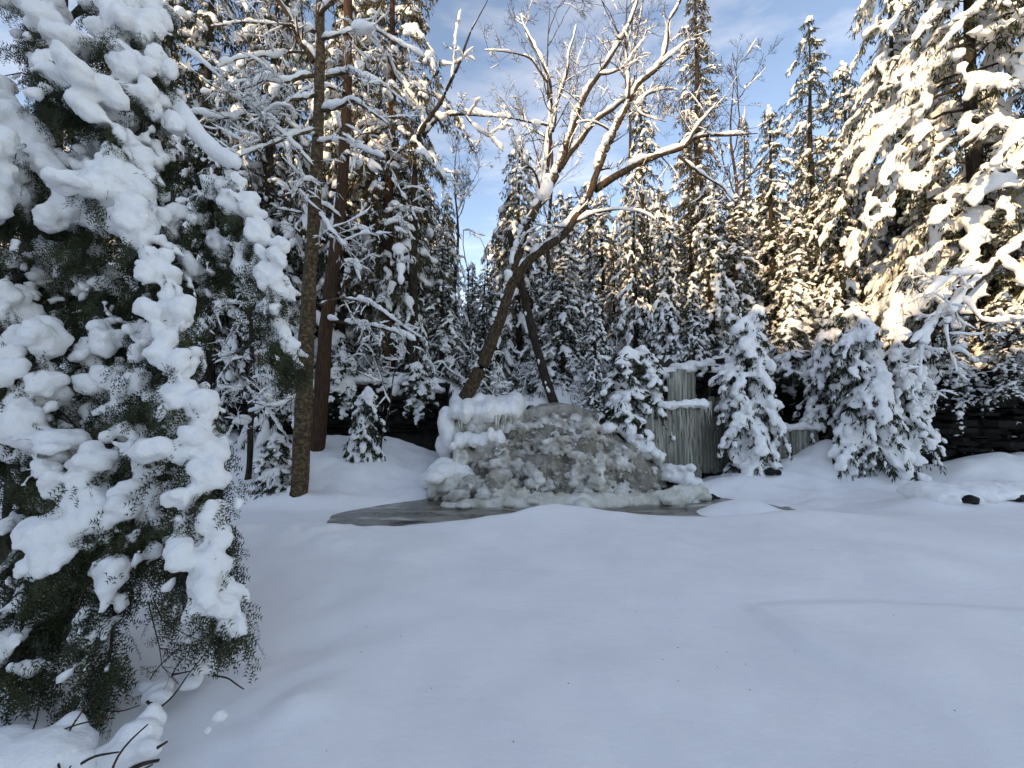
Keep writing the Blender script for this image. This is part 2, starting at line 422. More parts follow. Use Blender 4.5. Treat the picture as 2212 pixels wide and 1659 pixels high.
def rock_ledge(label, line, z0, z1, seed, hmin=0.07, hmax=0.17, group=None, snow_p=0.25):
    """line: list of (x, y) along the foot; z0,z1 per point"""
    r = np.random.default_rng(seed)
    line = np.array(line, float)
    seg = np.linalg.norm(np.diff(line, axis=0), axis=1); cum = np.concatenate([[0], np.cumsum(seg)])
    root = thing('rock_ledge', label, 'rock ledge', (*line[len(line) // 2], float(np.mean(z0))), group)
    base = np.array(root.location)
    snow = MB()
    lo, hi = min(z0), max(z1)
    z = lo - 0.1
    while z < hi:
        h = r.uniform(hmin, hmax)
        s = -0.2
        inset = r.uniform(-0.12, 0.16)
        while s < cum[-1] + 0.2:
            wd = r.uniform(0.14, 0.75)
            s += wd * 0.8
            cx = np.interp(s, cum, line[:, 0]); cyy = np.interp(s, cum, line[:, 1])
            za = np.interp(s, cum, z0) - 0.25; zb = np.interp(s, cum, z1)
            if z < za or z > zb: continue
            d = (line[-1] - line[0]) / np.linalg.norm(line[-1] - line[0])
            o = link('stone', SLABS[r.integers(len(SLABS))], root)
            dp = r.uniform(0.3, 0.5)
            off = inset + r.uniform(-0.15, 0.17) + 0.10 * (z - lo) / max(0.1, hi - lo)
            o.location = np.array((cx, cyy + off + 0.25, z + h / 2 + r.uniform(-0.05, 0.05))) - base
            o.scale = (wd * 0.72, dp, h * r.uniform(0.5, 1.7))
            o.rotation_euler = (r.uniform(-0.10, 0.10), r.uniform(-0.06, 0.06), math.atan2(d[1], d[0]) + r.uniform(-0.3, 0.3))
            if r.random() < snow_p:
                k = r.integers(3, 9); xx = cx - wd * 0.4
                for q in range(k):
                    xx += r.uniform(0.02, 0.10)
                    snow.ell(np.array((xx, cyy + off + 0.25 - dp * 0.85, z + h * 0.9 + r.normal(0, 0.012))) - base, (r.uniform(0.02, 0.07), 0.05, r.uniform(0.008, 0.03)))
        z += h
    if snow.n: link('snow', snow.mesh('snow_on_ledge', M['snow']), root)
    cor = MB()
    for s in np.arange(0, cum[-1], 0.16):
        cx = np.interp(s, cum, line[:, 0]); cyy = np.interp(s, cum, line[:, 1]); zb = np.interp(s, cum, z1)
        for k in range(2):
            cor.ell(np.array((cx + r.normal(0, .1), cyy + 0.25 + 0.35 * k + r.uniform(-.22, .12), zb + 0.05 + r.uniform(-.16, .08))) - base, (r.uniform(.16, .34), r.uniform(.25, .42), r.uniform(.11, .24)))
        if r.random() < 0.45:
            cor.ell(np.array((cx, cyy - 0.05 + r.uniform(-.1, .1), zb - r.uniform(.05, .3))) - base, (r.uniform(.06, .14), .12, r.uniform(.1, .22)))
    link('snow_cornice', remesh(cor, 'snow_cornice', M['snow'], 0.045, 2, 0.05, 6, seed), root)
    return root
rock_ledge('dark layered rock ledge behind the two trunks, left of the frozen waterfall', [(-8.0, 11.6), (-5.4, 12.0), (-3.6, 12.25), (-2.2, 12.3)], [0.75, 0.85, 0.95, 1.1], [2.3, 2.35, 2.35, 2.2], 11, 0.04, 0.11, snow_p=0.03)
rock_ledge('dark cliff hung with ice curtains right of the frozen waterfall', [(2.9, 11.15), (4.2, 11.5), (6.2, 12.0), (8.3, 12.45), (9.8, 12.2)], [-0.4, -0.3, -0.1, 0.1, 0.3], [1.9, 2.45, 2.85, 3.35, 3.4], 12, 0.07, 0.2, snow_p=0.05)
rock_ledge('dark undercut rock bank with thin snow lines at the right edge', [(9.4, 11.3), (10.8, 10.5), (12.5, 9.7), (15.0, 9.0)], [0.1, 0.15, 0.2, 0.25], [2.0, 2.5, 2.8, 2.85], 13, 0.04, 0.12, snow_p=0.08)

# ------------------------------------------------------------------ frozen waterfall
wf = thing('frozen_waterfall', 'brown-grey frozen waterfall dome of knobbly ice above the pool', 'waterfall', (1.2, 9.6, POOL_Z))
WB = np.array(wf.location)
nu, nv = 220, 160
U, V = np.meshgrid(np.linspace(-1, 1, nu), np.linspace(0, 1, nv))
u = U.ravel(); v = V.ravel()
half = np.interp(v, [0, 0.12, 0.3, 0.5, 0.75, 1.0], [1.05, 1.2, 1.62, 2.05, 2.5, 2.75])
xc = np.interp(v, [0, 0.3, 0.6, 1.0], [1.25, 1.14, 1.2, 1.42])
x = xc + u * half
prof_y = np.interp(v, [0, 0.06, 0.19, 0.26, 0.42, 0.50, 0.64, 0.72, 0.93, 1.0], [11.75, 10.75, 10.55, 10.15, 9.98, 9.62, 9.48, 9.18, 9.05, 8.95])
prof_z = np.interp(v, [0, 0.06, 0.19, 0.26, 0.42, 0.50, 0.64, 0.72, 0.93, 1.0], [1.74, 1.72, 1.33, 1.22, 0.84, 0.74, 0.36, 0.24, -0.34, -0.56])
ed = np.abs(u) ** 2.6
lob = 0.16 * np.sin(u * 7.5 + 2.0 * v) * S(0.1, 0.4, v) + 0.10 * np.sin(u * 13 + 5.0 * v + 1.0) * S(0.2, 0.5, v)
y = prof_y + ed * (0.35 + 1.1 * v) - lob
z = prof_z - 0.25 * ed * (1 - v * 0.6)
p = np.stack([x, y, z], 1)
w1 = worley(p * (1, 1, 0.9), 2.0, 3); w2 = worley(p * (1, 1, 0.85) + 0.05 * np.stack([vn(p, 5, 1), vn(p, 5, 2), vn(p, 5, 3)], 1), 5.2, 5); w3 = worley(p, 13.0, 7)
knob = S(0.12, 0.42, v + 0.15 * vn(p, 1.2, 4)) * (1 - 0.75 * S(0.55, 0.95, u + 0.2 * vn(p, 1.0, 6)))
rb = lambda w_, k_: 1 - np.clip(w_ / k_, 0, 1.1) ** 2
bmp = 0.20 * rb(w1, 0.75) * (0.25 + 0.75 * knob) + knob * (0.15 * rb(w2, 0.7) * (0.6 + 0.4 * vn(p, 2.2, 12)) + 0.055 * rb(w3, 0.7)) - 0.15
bmp += 0.10 * fbm(p, 1.1, 3, 2) + 0.012 * vn(p * (14, 14, 1.2), 1.0, 8) * (1 - knob)
bmp *= S(0, 0.05, 1 - np.abs(u)) * 0.7 + 0.3
nx_, nz_ = 0.35 * u, 0.55
p = p + np.stack([bmp * 0.35 * u, -bmp * 0.85, bmp * 0.55], 1)
kk = (np.arange(nv - 1)[:, None] * nu + np.arange(nu - 1)[None]).ravel()
link('ice_dome', mesh_np('ice_dome', p - WB, np.stack([kk, kk + nu, kk + nu + 1, kk + 1], 1), M['ice_fall']), wf)
# frosted knobs and overhanging tiers of ice on the dome
qk = np.random.default_rng(77)
DP = p.reshape(nv, nu, 3)
def dome_at(uu, vv): return DP[np.clip((vv * (nv - 1)).astype(int), 0, nv - 1), np.clip(((uu + 1) / 2 * (nu - 1)).astype(int), 0, nu - 1)]
uu = qk.uniform(-0.97, 0.97, 11000); vv = qk.uniform(0.10, 0.985, 11000)
tier = np.zeros(11000)
for tv, ta in ((0.22, 0.03), (0.27, 0.04), (0.47, 0.03), (0.60, 0.05), (0.74, 0.05), (0.88, 0.06)):
    tier = np.maximum(tier, np.exp(-((vv - tv - 0.05 * np.sin(uu * 5 + tv * 20)) / ta) ** 2))
pk = dome_at(uu, vv)
dens = (0.10 + 0.75 * tier) * (0.35 + 0.9 * S(-0.25, 0.35, fbm(pk, 1.5, 2, 31))) * (1 - 0.9 * S(0.42, 0.8, uu + 0.12 * vn(pk, 2, 3))) * S(0.08, 0.3, vv) * (1 - 0.85 * np.exp(-((uu + 0.12) / 0.13) ** 2) * S(0.4, 0.6, vv))
sel = qk.random(11000) < dens * 1.0
uu, vv, pk, tier = uu[sel], vv[sel], pk[sel], tier[sel]
nk = len(pk)
rk = np.clip(qk.lognormal(-3.35, 0.42, nk), 0.016, 0.10) * (0.75 + 0.6 * tier)
KB = MB()
ck = pk + np.stack([uu * 0.03, -rk * 0.55 - 0.02, rk * 0.12], 1)
KB.ell(ck - WB, np.stack([rk * qk.uniform(0.9, 1.4, nk), rk, rk * qk.uniform(0.7, 1.0, nk)], 1))
dr = qk.random(nk) < 0.5
KB.ell(ck[dr] - (0, 0.0, 0) + np.stack([qk.normal(0, 0.4, dr.sum()) * rk[dr], -0.3 * rk[dr], -1.1 * rk[dr]], 1) - WB, np.stack([rk[dr] * 1.0, rk[dr] * 0.24, rk[dr] * 0.24], 1), np.tile((0, 0, 1.0), (dr.sum(), 1)))
kn = link('ice_knobs', remesh(KB, 'ice_knobs', M['ice_frost'], 0.0235, 1, 0.008, 18, 3, ((20.0, 0.016),)), wf); kn['kind'] = 'stuff'
def lumps(pts, vox, mt, name, parent, base, disp=0.02, freq=5, smooth=2, seed=1, billow=((3.2, 0.10), (9.0, 0.035)), kids=3):
    mb = MB(); qq = np.random.default_rng(seed + len(pts))
    for c, r in pts:
        r = np.array(r, float) * qq.uniform(0.75, 1.2, 3); c = np.array(c) - base
        mb.ell(c, r)
        for _ in range(kids): mb.ell(c + qq.normal(0, 0.55, 3) * r * (1, 1, 0.8), r * qq.uniform(0.35, 0.7))
    return link(name, remesh(mb, name, M[mt], vox, smooth, disp, freq, seed, billow), parent)
r = np.random.default_rng(5)
def shelf(x0, x1, yc, zt, th, dp, n, seed):
    r = np.random.default_rng(seed)
    return [((x0 + (x1 - x0) * i / (n - 1), yc + r.uniform(-.1, .1) , zt - th + r.uniform(-.03, .03)), (abs(x1 - x0) / n * 1.1, dp * r.uniform(.8, 1.1), th * r.uniform(.9, 1.15))) for i in range(n)]
SB = ((2.2, 0.05), (8.0, 0.015))
lumps(shelf(-1.45, 0.0, 11.0, 1.80, 0.33, 1.15, 6, 1) + shelf(-1.5, 0.1, 11.5, 1.95, 0.35, 0.8, 5, 7), 0.04, 'snow', 'snow_cap', wf, WB, 0.03, 2.5, 8, 1, SB, 1)
lumps([((-1.72, 10.5, 1.2), (0.26, 0.45, 0.5)), ((-1.62, 10.35, 0.85), (0.26, 0.4, 0.42)), ((-1.75, 10.6, 0.6), (0.3, 0.4, 0.4))], 0.035, 'snow', 'snow_cap', wf, WB, 0.03, 3, 6, 9, SB, 1)
lumps(shelf(-1.6, 0.15, 10.75, 1.42, 0.36, 0.62, 10, 6), 0.03, 'ice_frost', 'ice_shelf', wf, WB, 0.03, 7, 2, 1, ((4.0, 0.08), (12.0, 0.03)))
lumps(shelf(-1.3, -0.3, 10.2, 1.02, 0.27, 0.55, 6, 2), 0.035, 'snow', 'snow_cap', wf, WB, 0.03, 3, 6, 2, SB, 1)
lumps(shelf(-1.35, -0.3, 10.15, 0.66, 0.33, 0.45, 7, 3), 0.03, 'ice_frost', 'ice_shelf', wf, WB, 0.03, 7, 2, 4, ((4.0, 0.08), (12.0, 0.03)))
lumps([((-1.62, 9.75, 0.05), (0.50, 0.5, 0.36)), ((-1.25, 9.7, -0.05), (0.4, 0.4, 0.34)), ((-1.85, 9.75, -0.15), (0.35, 0.4, 0.32))], 0.035, 'snow', 'snow_cap', wf, WB, 0.03, 3, 6, 5, SB, 1)
lumps([((-1.45, 9.45, -0.22), (0.42, 0.3, 0.26)), ((-1.7, 9.5, -0.35), (0.3, 0.3, 0.2)), ((-1.0, 9.35, -0.3), (0.3, 0.3, 0.22))], 0.03, 'ice_pale', 'ice_lump', wf, WB, 0.04, 8)
for i, (cx, cyy, cz, rr_) in enumerate([(-0.85, 9.15, -0.15, 0.24), (-0.45, 9.05, -0.28, 0.22), (-1.1, 8.95, -0.38, 0.17), (-0.1, 8.95, -0.30, 0.25), (-0.65, 8.8, -0.42, 0.16), (0.25, 8.85, -0.4, 0.2), (-0.2, 9.2, 0.0, 0.26)]):
    q = np.random.default_rng(40 + i)
    lumps([((cx + q.normal() * .5 * rr_, cyy + q.normal() * .4 * rr_, cz + q.normal() * .35 * rr_), (rr_ * q.uniform(.6, .95),) * 3) for _ in range(5)], 0.025, 'ice_frost' if i % 2 == 0 else 'ice_pale', 'ice_lump', wf, WB, 0.045, 9, 2, i)
# pale apron frozen along the water line
ap = []
for i in range(26):
    f = i / 25
    ap.append(((-1.3 + 5.2 * f, 8.72 + 0.12 * math.sin(f * 9) + 0.35 * f * f, POOL_Z - 0.03 + 0.07 * math.sin(f * 3.1)), (0.32, 0.26 + 0.12 * math.sin(f * 3.1), 0.11 + 0.09 * math.sin(f * 3.1) * r.uniform(.6, 1.3))))
lumps(ap, 0.03, 'ice_pale', 'ice_apron', wf, WB, 0.02, 6, 3, 3, ((3.0, 0.05), (11.0, 0.02)))
lumps([((3.4 + 0.35 * i, 8.95 + 0.12 * i, -0.42 + 0.03 * i), (0.38, 0.25, 0.17)) for i in range(3)], 0.03, 'ice_pale', 'ice_lump', wf, WB, 0.04, 6)
# snow along the dome's right flank
lumps([((2.85 + 0.19 * i + 0.06 * math.sin(i * 2.3), 10.95 - 0.09 * i, 1.05 - 0.165 * i + 0.09 * math.sin(i * 1.7)), (0.26 + 0.14 * math.sin(i * 1.9 + 1), 0.5, 0.22 + 0.09 * math.sin(i * 2.7))) for i in range(9)], 0.035, 'snow', 'snow_cap', wf, WB, 0.05, 3, 4, 8, ((2.5, 0.08), (8.0, 0.02)), 2)
# splash where the thin live trickle meets the pool
spl = MB(); q = np.random.default_rng(3); n_ = 190
tt = q.random(n_)
c = np.stack([0.18 + 0.75 * tt + q.normal(0, 0.10, n_), 8.55 + q.normal(0, 0.10, n_), -0.44 + 0.62 * tt ** 0.9 * q.uniform(0.55, 1.1, n_)], 1) - WB
spl.ell(c, np.stack([q.uniform(0.004, 0.016, n_), q.uniform(0.003, 0.006, n_), q.uniform(0.003, 0.007, n_)], 1), q.normal(size=(n_, 3)))
so = link('splash', spl.mesh('splash', M['snow']), wf); so['kind'] = 'stuff'
def icicle_part(parent, base, x, y, z0, z1, rad, mt, seed, name='icicle', k=7):
    q = np.random.default_rng(seed)
    n = 9
    f = np.linspace(0, 1, n)
    pts = np.stack([x + np.cumsum(q.normal(0, 0.006, n)), y + np.cumsum(q.normal(0, 0.006, n)), z0 + (z1 - z0) * f], 1)
    rr = rad * (1 - f ** 1.6 * 0.93) * q.uniform(0.82, 1.15, n)
    mb = MB(); mb.tube(pts - base, rr, k)
    return link(name, mb.mesh(name, mt), parent)
for i in range(16):
    x_ = -1.7 + 1.75 * i / 15 + r.uniform(-.04, .04)
    icicle_part(wf, WB, x_, 10.18 + 0.1 * math.sin(i), 1.40, 1.40 - r.uniform(0.15, 0.42), r.uniform(0.03, 0.06), M['ice_pale'], 60 + i)

# ice curtains on the right cliff
def curtain(label, x0, x1, y0, y1, zt, zb, n, seed, cap=True, tone='ice_curtain', flare=1.25):
    q = np.random.default_rng(seed)
    root = thing('ice_curtain', label, 'ice curtain', ((x0 + x1) / 2, (y0 + y1) / 2, zb), 'ice curtains on the cliff')
    base = np.array(root.location)
    for i in range(n):
        f = (i + 0.5) / n
        x_ = x0 + (x1 - x0) * f; y_ = y0 + (y1 - y0) * f + q.uniform(-0.07, 0.03)
        wd = (x1 - x0) / n
        m_ = 12
        zz = np.linspace(0, 1, m_)
        top = zt + q.uniform(-0.06, 0.04) * (1 if cap else 4); bot = zb - 0.1 + q.uniform(-0.05, 0.05)
        pts = np.stack([x_ + q.normal(0, 0.012, m_), y_ + q.normal(0, 0.012, m_) - 0.12 * (1 - zz) * 0, top + (bot - top) * zz], 1)
        rr = wd * q.uniform(0.5, 0.95) * (1 + (flare - 1) * zz * q.uniform(-1.2, 1.2)) * q.uniform(0.85, 1.15, m_)
        mb = MB(); mb.tube(pts - base, rr, 8)
        link('ice_column', mb.mesh('ice_column', M[tone]), root)
    if cap:
        lumps([((x0 + (x1 - x0) * i / 5, y0 + (y1 - y0) * i / 5 - 0.02, zt + 0.04), ((x1 - x0) / 5, 0.24, 0.10)) for i in range(6)], 0.03, 'snow', 'snow_cap', root, base, 0.02, 6)
    return root
curtain('snow-capped block of grey ice columns beside the waterfall', 4.1, 5.1, 10.75, 10.85, 1.62, -0.30, 14, 1)
curtain('narrow grey ice curtain between the waterfall and the snow-capped ice block', 3.55, 4.1, 10.75, 10.7, 1.5, -0.2, 5, 2, False)
curtain('tall smooth ice curtain falling from the cliff lip behind the ice block', 4.35, 5.15, 11.15, 11.25, 2.55, -0.1, 6, 3, False)
curtain('low brown ice curtain behind the small bowed spruce', 5.1, 7.2, 11.3, 11.65, 1.75, -0.15, 19, 4, False)
curtain('tall ice pillar in the shaded cleft right of the bowed spruce', 7.25, 7.75, 11.85, 11.95, 3.2, 0.2, 4, 5, False)
curtain('dark icy stump of frozen drips at the foot of the cleft', 7.35, 8.35, 11.2, 11.1, 1.0, 0.1, 9, 6, True)
t_ = thing('icicle_fringe', 'fringe of thin icicles under the dark cliff roof beside the tall ice curtain', 'icicles', (5.3, 11.15, 1.75))
for i in range(9):
    icicle_part(t_, np.array(t_.location), 5.1 + 0.055 * i, 11.15, 1.75, 1.75 - r.uniform(0.3, 0.8), 0.03, M['ice_pale'], 300 + i)

# undercut boulders below the drifts, and dark rocks standing in for dark openings
def boulder(label, x, y, wd, ht, seed, capk=1.25):
    z0 = hz(x, y); q = np.random.default_rng(seed)
    root = thing('boulder', label, 'rock', (x, y, z0), 'boulders under the drifts'); base = np.array((x, y, z0))
    mb = MB()
    for k in range(7): mb.ell((q.uniform(-.7, .7) * wd, q.uniform(-.1, .1), ht * q.uniform(0.0, 0.6)), (wd * q.uniform(.25, .45), 0.14, ht * q.uniform(.5, .9)))
    link('rock', remesh(mb, 'rock', M['rock'], 0.03, 1, 0.03, 6, seed, ((6.0, 0.06),)), root)
    sm = MB()
    for k in range(8): sm.ell((wd * (-1 + 2 * k / 7) * 1.1, 0.30 + q.uniform(-.05, .10), ht * 0.75 - 0.06 * abs(-1 + 2 * k / 7) + q.uniform(-.03, .03)), (wd * 0.45, 0.42 * capk, 0.11 * capk * q.uniform(.8, 1.3)))
    link('snow_cap', remesh(sm, 'snow_cap', M['snow'], 0.03, 3, 0.03, 5, seed), root)
boulder('small dark undercut rock beneath a drift at the right', 7.75, 7.0, 0.26, 0.10, 1)
boulder('long dark undercut rock beneath a drift at the right edge', 8.75, 6.95, 0.55, 0.12, 2)
boulder('dark rock standing in for a dark hole in the snow below the cleft', 6.4, 10.0, 0.2, 0.13, 3, 0.7)  # added dark rock takes the place of the dark inside a snow hole
boulder('flat dark rock standing in for a dark slit in the snow right of the waterfall', 4.55, 9.4, 0.3, 0.05, 4, 0.6)  # added flat dark rock gives the dark of a slit in the snow

# ------------------------------------------------------------------ wood and snow generators
UPW = nrm((-0.40, -0.18, 1.0))
def resample(p, step):
    p = np.asarray(p, float)
    d = np.concatenate([[0], np.cumsum(np.linalg.norm(np.diff(p, axis=0), axis=1))])
    n = max(3, int(d[-1] / step) + 1)
    # catmull-like smoothing through cubic hermite
    tt = np.linspace(0, d[-1], n)
    out = np.stack([np.interp(tt, d, p[:, k]) for k in range(3)], 1)
    for _ in range(2):
        out[1:-1] = 0.25 * out[:-2] + 0.5 * out[1:-1] + 0.25 * out[2:]
    return out, tt / max(d[-1], 1e-6)
def snow_on(mb, p, rad, thick, q, gap=0.25, step=0.06, seed=0, k=7, off=None, upw=None):
    """a lumpy roll of snow lying along the upper side of a limb"""
    pts, f = resample(p, step)
    r0 = np.interp(f, np.linspace(0, 1, len(rad)), rad)
    t = nrm(np.gradient(pts, axis=0))
    uw = UPW if upw is None else nrm(upw)
    up = uw - t * (t @ uw)[:, None]
    up = nrm(up)
    flat = np.sqrt(np.clip(1 - t[:, 2] ** 2, 0.05, 1))
    nz = vn(pts, 2.3, seed) * 0.5 + vn(pts, 6.0, seed + 3) * 0.4 + vn(pts, 14.0, seed + 5) * 0.18
    on = (vn(pts, 1.5, seed + 9) + 0.5 * vn(pts, 5.0, seed + 2)) > (gap * 2 - 1.0)
    rs = (r0 * 0.85 + thick * (0.35 + 0.65 * flat)) * np.clip(0.72 + 0.95 * nz, 0.18, 2.0)
    i = 0
    while i < len(pts):
        if not on[i]:
            i += 1; continue
        j = i
        while j < len(pts) and on[j]: j += 1
        if j - i >= 3:
            s = slice(i, j)
            e = np.minimum(np.arange(j - i), np.arange(j - i)[::-1])
            tap = np.clip(0.25 + 0.4 * e, 0, 1)
            rr = rs[s] * tap
            c = pts[s] + up[s] * ((r0[s] * 0.75 if off is None else np.interp(f[s], np.linspace(0, 1, len(off)), off)) + rr * 0.45)[:, None]
            c = c + np.stack([vn(c, 9, seed + 1), vn(c, 9, seed + 2), vn(c, 9, seed + 3)], 1) * (rr * 0.35)[:, None]
            mb.tube(c, rr, k)
            if len(c) > 5 and q.random() < 0.7:
                m = q.integers(len(c)); g = rr[m] * q.uniform(1.1, 1.7) + 0.01
                mb.ell(c[m] + q.normal(0, 0.3, 3) * g, (g * q.uniform(1, 1.6), g, g * q.uniform(0.7, 1.0)), t[min(i + m, len(t) - 1)])
        i = j
def tree_limbs(q, p0, d0, length, rad, depth, out, bend=0.35, upb=0.15, kids=(4, 6), spread=0.8, shrink=0.55, minr=0.0035, step=0.22):
    """random bare branching; out gets (points, radii, depth)"""
    n = max(4, int(length / step))
    p = [np.array(p0, float)]; d = nrm(d0)
    for i in range(n):
        d = nrm(d + q.normal(0, bend / math.sqrt(n), 3) + (0, 0, upb / n))
        p.append(p[-1] + d * length / n)
    p = np.array(p); rr = np.linspace(rad, max(minr, rad * 0.3), len(p))
    out.append((p, rr, depth))
    if depth <= 0: return
    for k in range(q.integers(*kids)):
        f = q.uniform(0.25, 0.98); i = min(len(p) - 2, int(f * (len(p) - 1)))
        t = nrm(p[i + 1] - p[i]); s = nrm(np.cross(t, q.normal(size=3)))
        tree_limbs(q, p[i], nrm(t * (1 - spread * 0.5) + s * spread), length * shrink * q.uniform(0.6, 1.15) * (1.15 - 0.5 * f), max(minr, rr[i] * 0.6), depth - 1, out, bend, upb, kids, spread, shrink, minr, step)
def path_rad(n, r0, r1): return np.linspace(r0, r1, n)

def diamond_leaves(mb, base, d, ln, wd, q):
    """thin drooping needle sprays, one bent blade each"""
    n = len(base)
    d = nrm(d); s = nrm(np.cross(d, q.normal(size=(n, 3))))
    nn = np.cross(d, s)
    a = base; mid = base + d * ln[:, None] * 0.5 + nn * (ln * 0.06)[:, None]; e = base + d * ln[:, None] + np.array((0, 0, -0.25)) * ln[:, None] * 0.5
    v = np.stack([a, mid + s * wd[:, None], e, mid - s * wd[:, None]], 1)
    i = np.arange(n) * 4
    mb.add(v, np.concatenate([np.stack([i, i + 1, i + 3], 1), np.stack([i + 1, i + 2, i + 3], 1)]))

def conifer_proto(seed, H, Rb, h0=0.3, nb=120, droop=0.7, prof=0.8, snow_p=0.8, lump=1.0, leaf=9, vox=0.05, top_bend=0.0, needles='needles', trunk_r=None, up0=0.25, leaf_len=(0.10, 0.20), bark_m='bark_dark', finger=1.0, tw=5.0, ragged=0.5):
    """snow-laden conifer standing at the origin: returns meshes trunk, branches, foliage, snow"""
    q = np.random.default_rng(seed)
    tr = trunk_r or 0.011 * H + 0.03
    zz = np.linspace(-0.3, H, 16)
    bx = top_bend * np.clip((zz / H - 0.55) / 0.45, 0, 1) ** 2 * H
    tp = np.stack([bx + 0.02 * H * 0.2 * np.sin(zz * 0.8 + seed), 0.004 * H * np.cos(zz * 0.7 + seed), zz - np.abs(top_bend) * np.clip((zz / H - 0.7) / 0.3, 0, 1) ** 2 * H * 0.28], 1)
    T = MB(); T.tube(tp, tr * (1 - np.clip(zz / H, 0, 1)) ** 0.8 + 0.008, 8)
    B, Fo, Sn = MB(), MB(), MB()
    fb, fd, fl, fw = [], [], [], []
    ec, er, edir = [], [], []
    for i in range(nb):
        u = ((i + q.random()) / nb) ** 1.05
        z = h0 + (H - h0) * u
        az = i * 2.39996 + q.uniform(-0.9, 0.9)
        # uneven outline: lobes round the crown and stray long or missing boughs
        lobe = 1 + ragged * 0.7 * math.sin(az * 2 + z * 1.3 + seed) * math.sin(z * 0.9 + az + seed * 2.0)
        L_ = Rb * ((1 - u) ** prof + 0.045) * np.clip(q.normal(0.84, 0.20), 0.3, 1.25) * lobe
        o = np.array([np.interp(z, zz, tp[:, k]) for k in range(3)])
        hd = np.array((math.cos(az), math.sin(az), 0))
        s = np.linspace(0, 1, 7)
        e0 = up0 * q.uniform(0.2, 1.3); dr = droop * q.uniform(0.55, 1.3) * (1 - 0.4 * u)
        pts = o + hd * (L_ * (s - 0.18 * dr * s ** 2))[:, None] + np.array((0, 0, 1.0)) * (L_ * (e0 * s - (dr + e0 * 0.3) * s ** 2))[:, None]
        side = np.array((-hd[1], hd[0], 0))
        pts = pts + side * (L_ * 0.12 * q.normal() * s ** 2)[:, None]
        B.tube(pts, np.linspace(0.010 * L_ + 0.006, 0.004, 7), 4, False)
        tg = nrm(np.gradient(pts, axis=0))
        nt_ = max(3, int(3 + L_ * tw))
        has = snow_p * q.uniform(0.55, 1.15)
        for j in range(nt_):
            f = 0.15 + 0.85 * (j + q.random()) / nt_
            a = f * 6; ia = min(5, int(a)); pt = pts[ia] + (pts[ia + 1] - pts[ia]) * (a - ia); tv = tg[ia]
            sg = 1 if j % 2 else -1
            ln = (0.15 + 0.30 * L_ * (1 - 0.62 * f)) * q.uniform(0.6, 1.3)
            td = nrm(tv * q.uniform(0.4, 0.9) + side * sg * q.uniform(0.3, 1.0) + np.array((0, 0, -0.25 - 0.75 * droop * q.random())))
            if j >= nt_ - 1: td = nrm(tv + np.array((0, 0, -0.35)))
            e_ = pt + td * ln
            B.tube(np.stack([pt, pt + td * ln * 0.5, e_ + (0, 0, -0.06 * ln)]), (0.005, 0.004, 0.002), 3, False)
            k = leaf
            g = q.random(k) ** 0.8
            fb.append(pt + td * (ln * g * 1.08)[:, None] + q.normal(0, 0.022, (k, 3)))
            fd.append(nrm(td * 0.7 + q.normal(0, 0.5, (k, 3)) + (0, 0, -0.6)))
            fl.append(q.uniform(*leaf_len, k)); fw.append(q.uniform(0.010, 0.024, k))
            if q.random() < has:
                th = lump * (0.036 + 0.010 * min(L_, 2.0)) * np.clip(q.lognormal(0, 0.42), 0.45, 2.2)
                ec.append(pt + td * ln * q.uniform(0.3, 0.55) + (0, 0, th * 0.6)); er.append((max(th, ln * 0.42 * finger), th * q.uniform(0.8, 1.2), th * 0.72)); edir.append(td + q.normal(0, 0.15, 3))
                if q.random() < 0.6:
                    ec.append(e_ + q.normal(0, 0.03, 3) + (0, 0, th * 0.2 - 0.02)); er.append((th * 1.25, th * 0.8, th * 0.62)); edir.append(td + (0, 0, -0.5))
        m_ = max(3, int(L_ * 4.5))
        for j in range(m_):
            if q.random() > has * 0.8: continue
            f = 0.25 + 0.75 * j / (m_ - 1); a = f * 6; ia = min(5, int(a)); pt = pts[ia] + (pts[ia + 1] - pts[ia]) * (a - ia)
            th = lump * (0.038 + 0.016 * min(L_, 2.0) * (1 - 0.4 * f)) * np.clip(q.lognormal(0, 0.4), 0.5, 2.0)
            ec.append(pt + q.normal(0, 0.03, 3) + (0, 0, th * 0.6)); er.append((th * 1.6, th * 1.15, th * 0.85)); edir.append(tg[ia])
    ec.append(tp[-1] + (0, 0, 0.02)); er.append((0.10 * lump, 0.07 * lump, 0.07 * lump)); edir.append((0, 0, 1))
    diamond_leaves(Fo, np.concatenate(fb), np.concatenate(fd), np.concatenate(fl), np.concatenate(fw), q)
    Sn.ell(np.array(ec), np.array(er), np.array(edir))
    return dict(trunk=T.mesh('trunk', M[bark_m]), branches=B.mesh('branches', M['bark_dark']), foliage=Fo.mesh('foliage', M[needles], False),
                snow=remesh(Sn, 'snow', M['snow'], vox, 1, vox * 0.5, 0.45 / vox, seed), H=H)
def put_tree(proto, name, label, x, y, s=1.0, rz=0.0, group=None, sxy=None, cat='tree', z=None, tilt=(0, 0)):
    o = thing(name, label, cat, (x, y, (hz(x, y) if z is None else z) - 0.03), group, rz, (s if sxy is None else sxy, s if sxy is None else sxy, s))
    o.rotation_euler = (tilt[0], tilt[1], rz)
    for k in ('trunk', 'branches', 'foliage', 'snow'):
        if k in proto: link({'trunk': 'stems', 'branches': 'twigs'}.get(k, k) if 'foliage' not in proto else k, proto[k], o)
    return o
def at(px, Y): return (px - CX) / F * Y / math.cos(PITCH), Y

